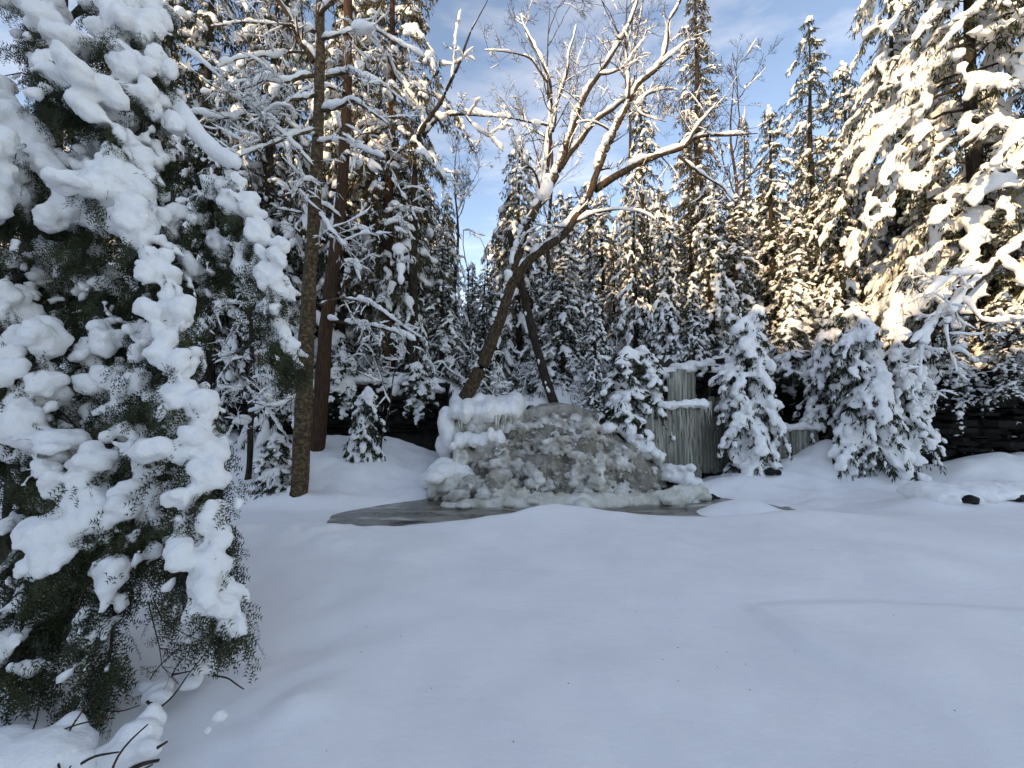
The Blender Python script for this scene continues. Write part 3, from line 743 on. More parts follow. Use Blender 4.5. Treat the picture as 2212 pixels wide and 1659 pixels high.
# ------------------------------------------------------------------ the leaning birch in the middle
def bare_tree(name, label, limbs, snow_thick, seed, bark_m, base, cat='tree', twig_depth=1, twig_n=(5, 9), twig_len=0.9, gap=0.2, twig_snow=0.35, trunk_n=1, group=None, upb=0.3, trunk_snow=None, upw=None):
    """limbs: list of (points, r0, r1); the first is the trunk, the rest are limbs grown from it"""
    q = np.random.default_rng(seed)
    root = thing(name, label, cat, tuple(base), group)
    base = np.array(base)
    tw, sn = MB(), MB()
    for i, (pts, r0, r1) in enumerate(limbs):
        p, f = resample(pts, 0.12)
        rad = r0 + (r1 - r0) * f
        rad = rad * (1 + 0.10 * vn(p, 3.0, seed + i))
        wob = np.stack([vn(p, 2.2, seed + 3), vn(p, 2.2, seed + 4), vn(p, 2.2, seed + 5)], 1) * (0.035 if i else 0.015)
        p = p + wob * np.minimum(1, f * 8)[:, None]
        mb = MB(); mb.tube(p - base, rad, 10 if r0 > 0.06 else 7)
        link('trunk' if i < trunk_n else 'limb', mb.mesh('limb', M[bark_m]), root)
        if i < trunk_n: snow_on(sn, p - base, rad * (0.45 if trunk_snow != -1.0 else 1.0), snow_thick * 0.25 + rad[0] * 0.1, q, 0.62 if trunk_snow is None else trunk_snow, 0.055, seed + i, off=rad * 0.62, upw=upw)
        else: snow_on(sn, p - base, rad, snow_thick, q, gap, 0.055, seed + i)
        if i < trunk_n and len(limbs) > trunk_n: continue
        kids = []
        for k in range(q.integers(*twig_n)):
            j = q.integers(len(p) // 4, len(p) - 1)
            t = nrm(p[j + 1] - p[j]); s = nrm(np.cross(t, q.normal(size=3)))
            tree_limbs(q, p[j], nrm(t * 0.5 + s * 0.9 + (0, 0, 0.1)), twig_len * q.uniform(0.5, 1.3), max(0.006, rad[j] * 0.35), twig_depth, kids, 0.5, upb, (3, 6), 0.85, 0.55, 0.0032, 0.16)
        for kp, kr, dd in kids:
            tw.tube(kp - base, kr, 4 if dd else 3, False)
            if q.random() < twig_snow: snow_on(sn, kp - base, kr, snow_thick * (0.55 if dd else 0.38), q, gap + 0.12, 0.07, seed + 31, 5)
    if tw.n: link('twigs', tw.mesh('twigs', M['twig']), root)
    if sn.n: link('snow', sn.mesh('snow', M['snow']), root)
    return root
def c4(pts, Y0, Y1=None): return PL([(885 + a * 0.3414, b * 0.3414) for a, b in pts], Y0, Y1)
def c3(pts, Y0, Y1=None): return PL([(354 + a * 0.3414, b * 0.3414) for a, b in pts], Y0, Y1)
B0 = P(1000, 872, 11.0)
lb = [(np.concatenate([[B0 - (0.25, 0, 0.35)], PL([(1002, 865), (1042, 790), (1078, 695), (1106, 610)], 11.0, 10.9)]), 0.20, 0.155),
      (np.concatenate([PL([(1104, 615)], 10.9), c4([(690, 1600), (760, 1400), (850, 1250), (930, 1100), (1010, 900), (1070, 700), (1130, 570), (1200, 470), (1290, 340), (1340, 250), (1390, 160), (1440, 30), (1460, -80)], 10.9, 10.2)]), 0.135, 0.02),
      (np.concatenate([PL([(1104, 615)], 10.9), c4([(750, 1650), (990, 1470), (1080, 1340), (1150, 1200), (1200, 1060), (1280, 870), (1350, 730), (1390, 630), (1440, 540), (1600, 400), (1640, 250), (1640, 130), (1700, 30), (1740, -70)], 10.85, 10.0)]), 0.135, 0.025),
      (c4([(850, 1250), (870, 1050), (890, 850), (900, 650), (890, 520), (850, 430), (790, 300), (740, 200), (700, 90)], 10.75, 10.3), 0.075, 0.015),
      (c4([(905, 830), (935, 650), (970, 560), (1000, 430), (1020, 300), (1060, 150)], 10.6, 10.9), 0.045, 0.012),
      (c4([(870, 520), (770, 370), (690, 335), (540, 320), (470, 310)], 10.4, 10.2), 0.03, 0.008),
      (c4([(955, 1060), (1080, 890), (1180, 760), (1300, 690), (1380, 610), (1420, 480)], 10.7, 11.1), 0.075, 0.03),
      (c4([(1380, 620), (1380, 480), (1370, 300), (1400, 180), (1420, 60)], 10.3, 10.5), 0.05, 0.015),
      (c4([(1170, 1200), (1300, 1120), (1450, 1020), (1600, 980), (1740, 930), (1790, 880), (1870, 860), (2000, 860), (2200, 840)], 10.8, 9.9), 0.105, 0.012),
      (c4([(1740, 930), (1830, 790), (1900, 700), (1950, 640)], 10.1, 10.0), 0.045, 0.012),
      (c4([(1700, 985), (1800, 1070), (1890, 1120), (1960, 1170), (2080, 1290)], 10.2, 9.8), 0.045, 0.010),
      (c4([(1290, 860), (1230, 800), (1130, 760), (1060, 780)], 10.6, 10.2), 0.03, 0.01),
      (c4([(890, 800), (760, 770), (660, 750), (560, 740)], 10.6, 10.1), 0.03, 0.01),
      (c4([(1420, 690), (1500, 590), (1620, 560), (1700, 570)], 10.4, 10.0), 0.035, 0.01),
      (c4([(1600, 400), (1680, 340), (1740, 270), (1800, 240)], 10.2, 9.9), 0.03, 0.01),
      (c4([(1420, 640), (1440, 720), (1550, 750), (1620, 780)], 10.4, 10.1), 0.025, 0.008),
      (c4([(840, 1240), (810, 1120), (760, 1040), (680, 1100)], 10.6, 10.2), 0.04, 0.012),
      (c4([(990, 1440), (900, 1430), (800, 1420)], 10.7, 10.3), 0.03, 0.01),
      (c4([(1060, 1400), (1150, 1360), (1300, 1330), (1450, 1330), (1560, 1400)], 10.7, 10.0), 0.035, 0.01),
      (c4([(1200, 470), (1270, 470), (1360, 420), (1420, 340), (1500, 230)], 10.4, 10.2), 0.03, 0.01)]
bare_tree('leaning_birch', 'big birch leaning right above the frozen waterfall, its forked limbs lined with snow', lb, 0.040, 11, 'bark_gold', B0, trunk_snow=0.35, twig_depth=2, twig_n=(8, 13), twig_len=0.8, gap=0.15, twig_snow=0.42)

# birch with the golden bark on the left bank
b1 = np.array((*at(648, 8.5), 0)); b1[2] = hz(b1[0], b1[1])
lim = [(np.concatenate([[b1 - (0, 0, 0.3)], PL([(648, 1040), (655, 900), (662, 750), (668, 600), (678, 480), (688, 250), (692, 120), (692, 0), (690, -150)], 8.5, 8.7)]), 0.185, 0.075),
       (c3([(945, 390), (850, 250), (800, 110), (720, 0), (680, -90)], 8.6, 8.1), 0.07, 0.03),
       (c3([(985, 100), (1040, 40), (1110, -20), (1200, -120)], 8.6, 8.3), 0.05, 0.02),
       (c3([(945, 480), (850, 490), (760, 530), (640, 500), (500, 560)], 8.5, 7.9), 0.045, 0.015),
       (c3([(1030, 490), (1160, 440), (1280, 500), (1400, 560), (1460, 600)], 8.6, 8.1), 0.045, 0.012),
       (c3([(1000, 700), (1100, 690), (1200, 620), (1300, 700), (1420, 790)], 8.6, 8.0), 0.045, 0.015),
       (c3([(80, 270), (250, 400), (450, 560), (620, 720), (780, 880), (940, 1040)], 7.3, 8.4), 0.008, 0.022),
       (c3([(120, 400), (330, 560), (520, 640), (700, 830)], 7.4, 8.2), 0.006, 0.016),
       (c3([(960, 820), (800, 860), (640, 930), (460, 1010)], 8.5, 7.7), 0.035, 0.012),
       (c3([(960, 600), (800, 640), (560, 720), (400, 760), (150, 700)], 8.5, 7.6), 0.035, 0.012),
       (c3([(970, 900), (1100, 880), (1250, 930), (1400, 1000)], 8.5, 7.9), 0.03, 0.01),
       (c3([(950, 330), (760, 330), (560, 360), (330, 420)], 8.6, 7.9), 0.03, 0.01),
       (c3([(960, 200), (800, 160), (520, 140), (300, 170)], 8.6, 8.0), 0.035, 0.01),
       (c3([(1000, 250), (1150, 210), (1300, 180), (1450, 250), (1650, 360)], 8.6, 8.1), 0.035, 0.01),
       (c3([(980, 1150), (870, 1130), (820, 1250)], 8.5, 8.0), 0.03, 0.015),
       (c3([(990, 1350), (1060, 1450), (1150, 1560)], 8.5, 7.9), 0.03, 0.012),
       (PL([(690, 660), (740, 640), (800, 655), (850, 690), (910, 730)], 8.5, 8.0), 0.03, 0.01),
       (PL([(655, 640), (590, 640), (540, 660), (480, 650)], 8.5, 7.9), 0.03, 0.01),
       (PL([(660, 760), (600, 790), (540, 760), (470, 770)], 8.5, 7.8), 0.022, 0.008),
       (PL([(655, 850), (600, 880), (545, 870)], 8.5, 8.0), 0.02, 0.008)]
bare_tree('yellow_birch', 'golden-barked birch on the left bank with snow-loaded branches across the upper left', lim, 0.054, 23, 'bark_birch', b1, twig_depth=2, twig_n=(9, 14), twig_len=0.8, gap=0.18, twig_snow=0.62, upb=-0.15)

# brown cedar trunk just behind it
b2 = np.array((*at(685, 10.6), 0)); b2[2] = hz(b2[0], b2[1])
bare_tree('cedar', 'reddish brown cedar trunk leaning behind the golden birch on the left bank',
          [(np.concatenate([[b2 - (0.03, 0, 0.3)], PL([(686, 970), (695, 850), (703, 720), (722, 560), (738, 420), (748, 250), (752, 60), (750, -120)], 10.6, 10.8)]), 0.20, 0.10),
           (PL([(715, 690), (760, 700), (810, 705), (860, 720), (905, 740)], 10.5, 9.6), 0.05, 0.02),
           (PL([(735, 640), (765, 560), (790, 640), (760, 690)], 10.5, 10.0), 0.04, 0.02),
           (PL([(735, 470), (700, 440), (650, 460), (600, 450)], 10.5, 10.0), 0.035, 0.015),
           (PL([(742, 330), (800, 350), (860, 400), (900, 470)], 10.6, 10.0), 0.035, 0.015),
           (PL([(746, 200), (690, 180), (620, 220)], 10.6, 10.0), 0.03, 0.012)], 0.055, 37, 'bark_cedar', b2, twig_depth=2, twig_n=(5, 8), twig_len=0.8, gap=0.25, twig_snow=0.6, upb=-0.2)
# thin dark trunk left of the birch, broken stub on the ledge, dark leaning trunk above the fall
b3 = np.array((*at(539, 9.0), 0)); b3[2] = hz(b3[0], b3[1])
bare_tree('sapling', 'thin brown-trunked young tree left of the golden birch, twigs bent with snow',
          [(np.concatenate([[b3 - (0, 0, 0.2)], PL([(538, 1020), (541, 930), (545, 850), (543, 720), (540, 560)], 9.0)]), 0.07, 0.03)] +
          [(PL([(542, y0), (542 + dx * 0.5, y0 - 12), (542 + dx, y0 + 45)], 9.0, 8.7), 0.02, 0.006) for y0, dx in ((910, -60), (890, 70), (850, -75), (820, 80), (780, -70), (750, 60), (700, -60), (690, 70))],
          0.05, 41, 'bark_dark', b3, twig_depth=1, twig_n=(4, 7), twig_len=0.5, gap=0.15, twig_snow=0.8, upb=-0.5)
b5 = P(1192, 856, 12.0)
bare_tree('leaning_snag', 'bare dark trunk leaning left at the lip of the frozen waterfall', [(np.concatenate([[b5 - (-0.1, 0, 0.3)], PL([(1185, 840), (1170, 790), (1150, 715), (1132, 640), (1118, 570), (1100, 500)], 12.0)]), 0.15, 0.10)], 0.018, 47, 'bark_dark', b5, gap=0.45, twig_n=(4, 6), twig_len=0.5)
# bare sapling on the left snow slope, in front of the ledge
b6 = np.array((*at(822, 10.4), 0)); b6[2] = hz(b6[0], b6[1])
bare_tree('bare_sapling', 'slender bare forked sapling in front of the left rock ledge', [(np.concatenate([[b6 - (0, 0, 0.2)], PL([(826, 940), (843, 880), (845, 850), (852, 800), (868, 740), (876, 690)], 10.4)]), 0.028, 0.01),
          (PL([(843, 870), (828, 820), (818, 790), (800, 750), (780, 740)], 10.4, 10.1), 0.018, 0.006), (PL([(836, 830), (800, 815), (770, 800)], 10.4, 10.0), 0.014, 0.006), (PL([(840, 850), (818, 880), (790, 905)], 10.4, 10.0), 0.014, 0.006)], 0.03, 53, 'twig', b6, twig_depth=1, twig_n=(2, 5), twig_len=0.4, gap=0.2, twig_snow=0.6)
# thin sapling whose bare top crosses the gap of blue sky
b7 = np.array((*at(890, 12.7), 0)); b7[2] = hz(b7[0], b7[1])
bare_tree('snag_tree', 'grey-trunked tree on the left rock ledge, bare top crossing the blue gap',
          [(np.concatenate([[b7 - (0, 0, 0.4)], PL([(890, 790), (893, 700), (892, 600), (897, 340), (905, 290), (955, 215), (990, 140), (1020, 60), (1060, -10)], 12.7, 12.0)]), 0.19, 0.008),
           (c3([(1590, 930), (1500, 800), (1420, 780), (1330, 830)], 12.5, 11.8), 0.055, 0.018), (c3([(1640, 860), (1750, 735), (1850, 715), (1950, 725), (2080, 735), (2200, 740)], 12.5, 12.0), 0.06, 0.018),
           (c3([(1650, 830), (1640, 700), (1560, 600), (1500, 500)], 12.4, 12.0), 0.025, 0.008), (c3([(1820, 560), (1830, 400), (1850, 200), (1880, 60)], 12.3, 12.0), 0.016, 0.005), (c3([(1900, 720), (2000, 830), (2080, 880), (2150, 960)], 12.3, 11.8), 0.03, 0.01),
           (c3([(1600, 960), (1700, 980), (1760, 1080), (1880, 1100)], 12.4, 12.0), 0.035, 0.01), (c3([(1590, 900), (1480, 960), (1400, 1080)], 12.4, 12.0), 0.035, 0.01)], 0.10, 59, 'bark_dark', b7, twig_depth=2, twig_n=(5, 8), twig_len=0.8, gap=0.12, twig_snow=0.5)
# tall bare birches with a haze of fine twigs against the sky
def haze_tree(label, px, Y, topY, seed, lean=0.0, n=9):
    q = np.random.default_rng(seed)
    x0, y0 = at(px, Y); z0 = hz(x0, y0)
    root = thing('bare_birch', label, 'tree', (x0, y0, z0), 'tall bare birches against the sky')
    H = topY
    tp = np.stack([np.linspace(0, lean * H, 14) + 0.1 * np.sin(np.arange(14)), 0.08 * np.cos(np.arange(14) * 1.3), np.linspace(-0.3, H, 14)], 1)
    mb = MB(); mb.tube(tp, np.linspace(0.13, 0.012, 14), 8); link('trunk', mb.mesh('trunk', M['bark_gold']), root)
    tw, sn = MB(), MB(); out = []
    for k in range(n):
        f = q.uniform(0.42, 0.95); o = np.array([np.interp(f, np.linspace(0, 1, 14), tp[:, c]) for c in range(3)])
        az = k * 2.4
        tree_limbs(q, o, nrm((math.cos(az) * 0.7, math.sin(az) * 0.7, 1.0)), H * 0.27 * q.uniform(0.7, 1.2), 0.035 * (1.2 - f) + 0.012, 3, out, 0.4, 0.25, (4, 7), 0.6, 0.52, 0.0045, 0.3)
    for kp, kr, dd in out:
        tw.tube(kp, kr, 4 if dd > 1 else 3, False)
        if dd >= 2 and q.random() < 0.5: snow_on(sn, kp, kr, 0.025, q, 0.45, 0.08, seed)
    link('twigs', tw.mesh('twigs', M['twig']), root)
    if sn.n: link('snow', sn.mesh('snow', M['snow']), root)
haze_tree('tall bare birch spreading fine brown twigs behind the left limbs of the leaning birch', 1190, 17, 17.5, 71)
haze_tree('tall bare birch filling the sky with fine twigs between leaning birch and spire fir', 1360, 18, 18.5, 72, 0.01)
haze_tree('thin bare birch low in the blue gap left of the leaning birch', 985, 19, 11.5, 73, -0.005, 7)
haze_tree('thin bare birch drooping before the small far spire on the right', 1590, 15, 10.6, 74, 0.02, 6)

# ------------------------------------------------------------------ conifers: prototypes, then each tree
PR = {
 'spire': conifer_proto(201, 15, 1.5, 0.8, 180, 0.75, 0.62, 0.62, 1.0, 10, 0.06, needles='needles_brown'),
 'spruce': conifer_proto(202, 13, 2.6, 0.6, 140, 0.8, 0.75, 0.76, 1.0, 11, 0.065, ragged=0.7),
 'fir': conifer_proto(203, 12, 2.2, 0.5, 130, 0.95, 0.68, 0.84, 1.1, 11, 0.06, ragged=0.7),
 'cedar_heavy': conifer_proto(204, 10, 2.0, 0.4, 110, 1.25, 0.55, 0.9, 1.2, 11, 0.055, up0=0.35, ragged=0.8),
 'cedar_column': conifer_proto(205, 8, 1.2, 0.3, 105, 1.5, 0.45, 1.0, 1.25, 12, 0.046, up0=0.4, ragged=0.7),
 'bowed': conifer_proto(206, 4.9, 0.92, 0.25, 95, 1.4, 0.33, 1.3, 1.75, 14, 0.039, top_bend=0.09, up0=0.35, ragged=0.5),
 'drooped': conifer_proto(207, 4.6, 1.2, 0.5, 80, 1.5, 0.36, 1.1, 1.6, 14, 0.042, top_bend=-0.08, up0=0.5, ragged=0.8),
 'seedling': conifer_proto(208, 1.9, 0.55, 0.05, 40, 1.4, 0.5, 1.2, 1.35, 14, 0.028, up0=0.5, top_bend=0.05),
 'dark_cedar': conifer_proto(209, 14, 2.1, 2.2, 140, 1.1, 0.42, 0.62, 1.1, 16, 0.066, needles='needles_brown', bark_m='bark_cedar', ragged=0.7),
 'giant': conifer_proto(210, 13, 3.4, 1.2, 120, 1.1, 0.55, 1.05, 1.35, 12, 0.074, up0=0.3, finger=1.05, ragged=0.6, tw=7),
}
def bush_proto(seed, H, n):
    """snow-bent thicket of bare stems"""
    q = np.random.default_rng(seed); st, tw, sn, out = MB(), MB(), MB(), []
    for k in range(n):
        a = q.uniform(0, 6.28); r_ = q.uniform(0, 0.5)
        tree_limbs(q, (r_ * math.cos(a), r_ * math.sin(a), -0.1), (0.5 * math.cos(a), 0.5 * math.sin(a), 1.0), H * q.uniform(0.6, 1.1), 0.016, 2, out, 1.3, -0.7, (4, 7), 0.8, 0.55, 0.004, 0.11)
    for kp, kr, dd in out:
        (st if dd == 2 else tw).tube(kp, kr, 4 if dd else 3, False)
        if q.random() < 0.75: snow_on(sn, kp, kr, 0.030 if dd else 0.021, q, 0.38, 0.05, seed, 5)
    return dict(trunk=st.mesh('stems', M['twig']), branches=tw.mesh('twigs', M['twig']), snow=sn.mesh('snow', M['snow']), H=H)
BUSH = [bush_proto(301, 2.2, 9), bush_proto(302, 3.2, 8)]
def T(proto, name, label, px, Y, H=None, rz=0.0, group=None, wide=1.0, z=None, tilt=(0, 0)):
    x, y = at(px, Y); s = (H / PR[proto]['H']) if H else 1.0
    return put_tree(PR[proto], name, label, x, y, s, rz, group, s * wide, z=z, tilt=tilt)
# trees that can be told apart
T('spire', 'spire_fir', 'tall narrow fir with lit brown foliage right of the leaning birch', 1522, 16, 16.5, 0.4, None, 1.0)
T('spruce', 'spruce', 'pointed dark spruce whose tip stands clear of the sky on the right', 1775, 17, 15.3, 1.1, None, 0.85)
T('spire', 'spire_fir', 'small far fir spire low in the blue gap on the right', 1622, 28, 18.5, 2.0, None, 0.75)
T('dark_cedar', 'cedar', 'tall dark cedar with little snow left of the blue sky gap', 835, 13, 16.5, 0.7, None, 1.05)
T('cedar_heavy', 'cedar', 'snow-hung cedar rising behind the golden birch at the upper left', 570, 12.6, 14.5, 2.9, None, 0.85)
T('cedar_heavy', 'cedar', 'snow-hung cedar directly behind the fork of the leaning birch', 1120, 15.5, 10.5, 1.9, None, 1.0)
T('fir', 'fir', 'dark fir seen through the upper limbs of the leaning birch', 1395, 17, 12.5, 0.2, None, 0.9)
T('cedar_column', 'cedar', 'white snow-plastered cedar column with a lit tip above the ice block', 1452, 13.0, 4.9, 0.3, None, 1.05)
T('cedar_column', 'cedar', 'broad snow-plastered cedar just left of the bowed spruce', 1540, 13.6, 5.9, 2.2, None, 1.2)
T('cedar_column', 'cedar', 'drooping snowy cedar on the right shoulder of the frozen waterfall', 1285, 11.6, 3.4, 4.0, None, 1.2)
T('seedling', 'young_cedar', 'small snowy cedar hanging over the right lip of the frozen waterfall', 1352, 11.0, 2.0, 1.0, None, 1.5, z=1.2)
T('seedling', 'young_cedar', 'small snowy cedar beside the snow-capped ice block', 1400, 11.2, 1.9, 3.0, None, 1.4, z=1.35)
T('bowed', 'young_spruce', 'small bowed spruce bent under snow before the ice curtains', 1612, 10.6, 4.35, 0.3, None, 1.05, z=0.0)
T('drooped', 'young_hemlock', 'drooping young hemlock with bare twigs in front of the right cliff', 1862, 9.9, 4.2, 0.5, None, 1.0, z=-0.15)
T('seedling', 'young_cedar', 'little snow-bent cedar on the snow slope before the left ledge', 785, 10.2, 1.75, 0.4, None, 1.15)
T('seedling', 'young_cedar', 'low snowy seedling spread at the foot of the golden birch', 598, 8.7, 1.15, 2.0, None, 1.5)
T('cedar_column', 'cedar', 'narrow snow-draped cedar leaning against the trunk of the leaning birch', 1022, 11.6, 2.6, 5.0, None, 0.7)
T('cedar_heavy', 'cedar', 'snow-laden cedar drooping right of the brown cedar trunk', 880, 13.2, 6.4, 3.3, None, 0.9)
T('drooped', 'young_hemlock', 'smaller drooping hemlock just left of the one with bare twigs', 1790, 11.0, 3.4, 2.1, None, 1.0, z=0.9)
T('drooped', 'young_hemlock', 'drooping hemlock under the slanting broken trunk at the right', 1955, 9.9, 3.1, 4.0, None, 1.1, z=0.55)
T('cedar_column', 'cedar', 'snowy cedar hanging over the top of the right rock bank', 2075, 10.2, 2.6, 1.0, None, 1.5, z=1.75)
T('cedar_column', 'cedar', 'snowy cedar hanging over the rock bank at the right edge', 2185, 9.3, 2.4, 3.0, None, 1.6, z=1.9)
T('seedling', 'young_cedar', 'small snowy cedar drooping over the right cliff between the two bent conifers', 1705, 11.9, 1.7, 0.5, None, 1.6, z=2.5)
T('seedling', 'young_cedar', 'small snowy cedar drooping over the left ledge beside the brown trunk', 745, 12.1, 1.5, 2.5, None, 1.7, z=1.75)
T('seedling', 'young_cedar', 'small snowy cedar drooping over the left ledge below the grey trunk', 905, 12.1, 1.3, 4.5, None, 1.7, z=1.6)
T('seedling', 'young_cedar', 'snowy cedar seedling at the left end of the left ledge', 640, 11.7, 1.6, 1.5, None, 1.7, z=1.3)
T('cedar_column', 'cedar', 'snow-plastered cedar on the cliff right behind the ice block', 1500, 12.4, 3.4, 5.2, None, 1.3)
T('giant', 'spruce', 'huge sunlit snow-covered spruce filling the upper right corner', 2140, 10.6, 15.5, 0.6, None, 1.0, z=3.0)
T('giant', 'spruce', 'big sunlit spruce with heavy snow boughs left of the corner spruce', 1960, 13.5, 14.5, 2.4, None, 0.8)
T('giant', 'spruce', 'heavy snowy spruce partly cut by the right edge of the picture', 2390, 10.0, 13, 4.1, None, 1.0, z=3.0)
T('cedar_heavy', 'cedar', 'snowy cedar on the cliff above the drooping hemlock', 1830, 13.2, 7.0, 1.4, None, 1.0)
T('fir', 'fir', 'dense snowy fir on the cliff behind the bowed spruce', 1680, 15.0, 9.5, 0.9, None, 1.0)
T('fir', 'fir', 'snowy fir between the near hemlock and the golden birch', 455, 11.5, 10.5, 0.5, None, 0.9)
T('spruce', 'spruce', 'tall snowy spruce rising behind the near hemlock', 330, 12.0, 15, 1.5, None, 0.95)
T('cedar_column', 'cedar', 'snowy cedar column half hidden by the hanging hemlock bough', 575, 12.8, 6.5, 2.5, None, 1.1)
T('spruce', 'spruce', 'snowy spruce behind the brown cedar trunk', 715, 15.5, 13.5, 0.1, None, 0.9)
T('cedar_heavy', 'cedar', 'pale snowy cedar behind the stub on the left ledge', 965, 15, 7.0, 4.4, None, 0.8)
T('fir', 'fir', 'tall snowy fir at the top left between hemlock and golden birch', 420, 12.0, 16, 1.2, None, 0.9)
T('cedar_heavy', 'cedar', 'tall snow-hung cedar right behind the top of the golden birch', 735, 13.6, 14.0, 4.9, None, 0.9)
T('spruce', 'spruce', 'tall snowy spruce top showing left of the dark cedar', 780, 18, 19, 3.6, None, 0.9)
T('spruce', 'spruce', 'tall snowy spruce top showing between the two snow-hung cedars', 620, 17, 19, 5.1, None, 0.9)
T('fir', 'fir', 'snowy fir standing behind the pointed dark spruce', 1850, 16, 12.5, 0.3, None, 1.0)
T('cedar_heavy', 'cedar', 'snowy cedar at the cliff edge behind the slanting broken trunk', 2020, 11.8, 5.6, 2.0, None, 1.1)
T('cedar_heavy', 'cedar', 'low snowy cedar above the dark rock bank at the right edge', 2200, 9.9, 4.2, 0.2, None, 1.3, z=2.4)
T('cedar_column', 'cedar', 'snowy cedar showing between bowed spruce and drooping hemlock', 1735, 13.6, 4.6, 1.0, None, 1.4)
T('cedar_column', 'cedar', 'leafy snowy cedar behind the lip of the frozen waterfall', 1235, 14.0, 4.4, 0.8, None, 1.3)
T('cedar_heavy', 'cedar', 'snowy cedar between the waterfall shoulder and the white cedar column', 1375, 14.0, 6.4, 2.7, None, 1.0)
# forest behind, row by row
q = np.random.default_rng(99)
keys = ['spruce', 'fir', 'cedar_heavy', 'cedar_column', 'fir', 'cedar_heavy', 'spire']
ORD = ['first', 'second', 'third', 'fourth', 'fifth', 'sixth', 'seventh', 'eighth', 'ninth', 'tenth', 'eleventh', 'twelfth', 'thirteenth', 'fourteenth', 'fifteenth', 'sixteenth', 'seventeenth', 'eighteenth', 'nineteenth', 'twentieth']
ORD += ['twenty-' + o for o in ORD[:9]] + ['thirtieth'] + ['thirty-' + o for o in ORD[:9]] + ['fortieth'] + ['forty-' + o for o in ORD[:9]]
WORD = {'spruce': 'spruce', 'fir': 'fir', 'cedar_heavy': 'cedar', 'cedar_column': 'slim cedar', 'spire': 'narrow fir'}
for row, (Yb, n_, hmin, hmax, rname) in enumerate(((14.6, 26, 4, 7, 'nearest'), (18.5, 32, 8, 12, 'second'), (24, 38, 11, 15, 'third'), (34, 44, 14, 19, 'farthest'))):
    for i in range(n_):
        px = -60 + (2330 * (i + q.uniform(0.15, 0.85)) / n_)
        Yd = Yb * q.uniform(0.92, 1.12)
        Ht = q.uniform(hmin, hmax)
        lim_y = 560 if (965 < px < 1075) else (360 if 1535 < px < 1750 else (390 if 1075 < px < 1500 else -200))
        if lim_y > 0: lim_y += q.uniform(-20, 110)
        zt = EYE + (874 - lim_y) / F * Yd
        x, y = at(px, Yd); g = hz(x, y)
        Ht = max(3.0, min(Ht, zt - g))
        k = keys[q.integers(7)]
        s = Ht / PR[k]['H']
        put_tree(PR[k], 'forest_conifer', 'snowy %s in the %s row of the forest behind, %s tree from the left' % (WORD[k], rname, ORD[i]), x, y, s, q.uniform(0, 6.28), 'conifers of the forest behind the clearing', s * q.uniform(0.9, 1.2) * (1.3 if s < 0.6 else 1.0))
for i in range(20):
    px = 700 + 1300 * (i + q.uniform(0.1, 0.9)) / 20; Yd = q.uniform(12.9, 15.5); x, y = at(px, Yd)
    k = i % 2; s = q.uniform(0.8, 1.25)
    if hz(x, y) > 1.3: put_tree(BUSH[k], 'snowy_thicket', 'tangled bare thicket bent with snow in the wood behind, %s from the left' % ORD[i], x, y, s, q.uniform(0, 6.28), 'snow-bent thickets behind the clearing', s, cat='shrub')
for i in range(15):
    px = 930 + 980 * (i + q.uniform(0.1, 0.9)) / 15; Yd = q.uniform(13, 18); x, y = at(px, Yd); g = hz(x, y)
    root = thing('bare_tree', 'thin dark bare tree among the snowy conifers behind, %s from the left' % ORD[i], 'tree', (x, y, g), 'thin dark trunks in the forest behind')
    H = q.uniform(3, 6.5); n = 12
    tp = np.stack([np.linspace(0, q.uniform(-.8, .4), n) + 0.04 * q.normal(size=n), 0.05 * q.normal(size=n), np.linspace(-0.3, H, n)], 1)
    mb = MB(); mb.tube(tp, np.linspace(0.055, 0.02, n) * q.uniform(0.7, 1.4), 6); link('trunk', mb.mesh('trunk', M['bark_dark']), root)
    tw, sn, out = MB(), MB(), []
    for k in range(7):
        o = tp[q.integers(4, n)]; az = q.uniform(0, 6.28)
        tree_limbs(q, o, (math.cos(az), math.sin(az), 0.35), q.uniform(0.6, 1.3), 0.014, 1, out, 0.5, 0.1, (3, 5), 0.8, 0.5, 0.004, 0.2)
    for kp, kr, dd in out:
        tw.tube(kp, kr, 3, False)
        if q.random() < 0.6: snow_on(sn, kp, kr, 0.03, q, 0.3, 0.07, i, 6)
    link('twigs', tw.mesh('twigs', M['twig']), root); 
    if sn.n: link('snow', sn.mesh('snow', M['snow']), root)
# spruces along the ridge behind the viewer, which shade the clearing
sd = np.array((math.sin(SUN_AZ), math.cos(SUN_AZ))); pd = np.array((-sd[1], sd[0]))
for i in range(20):
    o = sd * (20.5 + q.uniform(-1, 2.5)) + pd * (-25 + 2.1 * i + q.uniform(-.6, .6))
    k = ['spruce', 'fir', 'giant'][i % 3]; Ht = q.uniform(2.6, 4.6)
    s = Ht / PR[k]['H']
    put_tree(PR[k], 'ridge_spruce', 'snowy spruce on the ridge behind the viewer', o[0], o[1], s, i * 1.3, 'spruces on the ridge behind the viewer', s * 1.6)

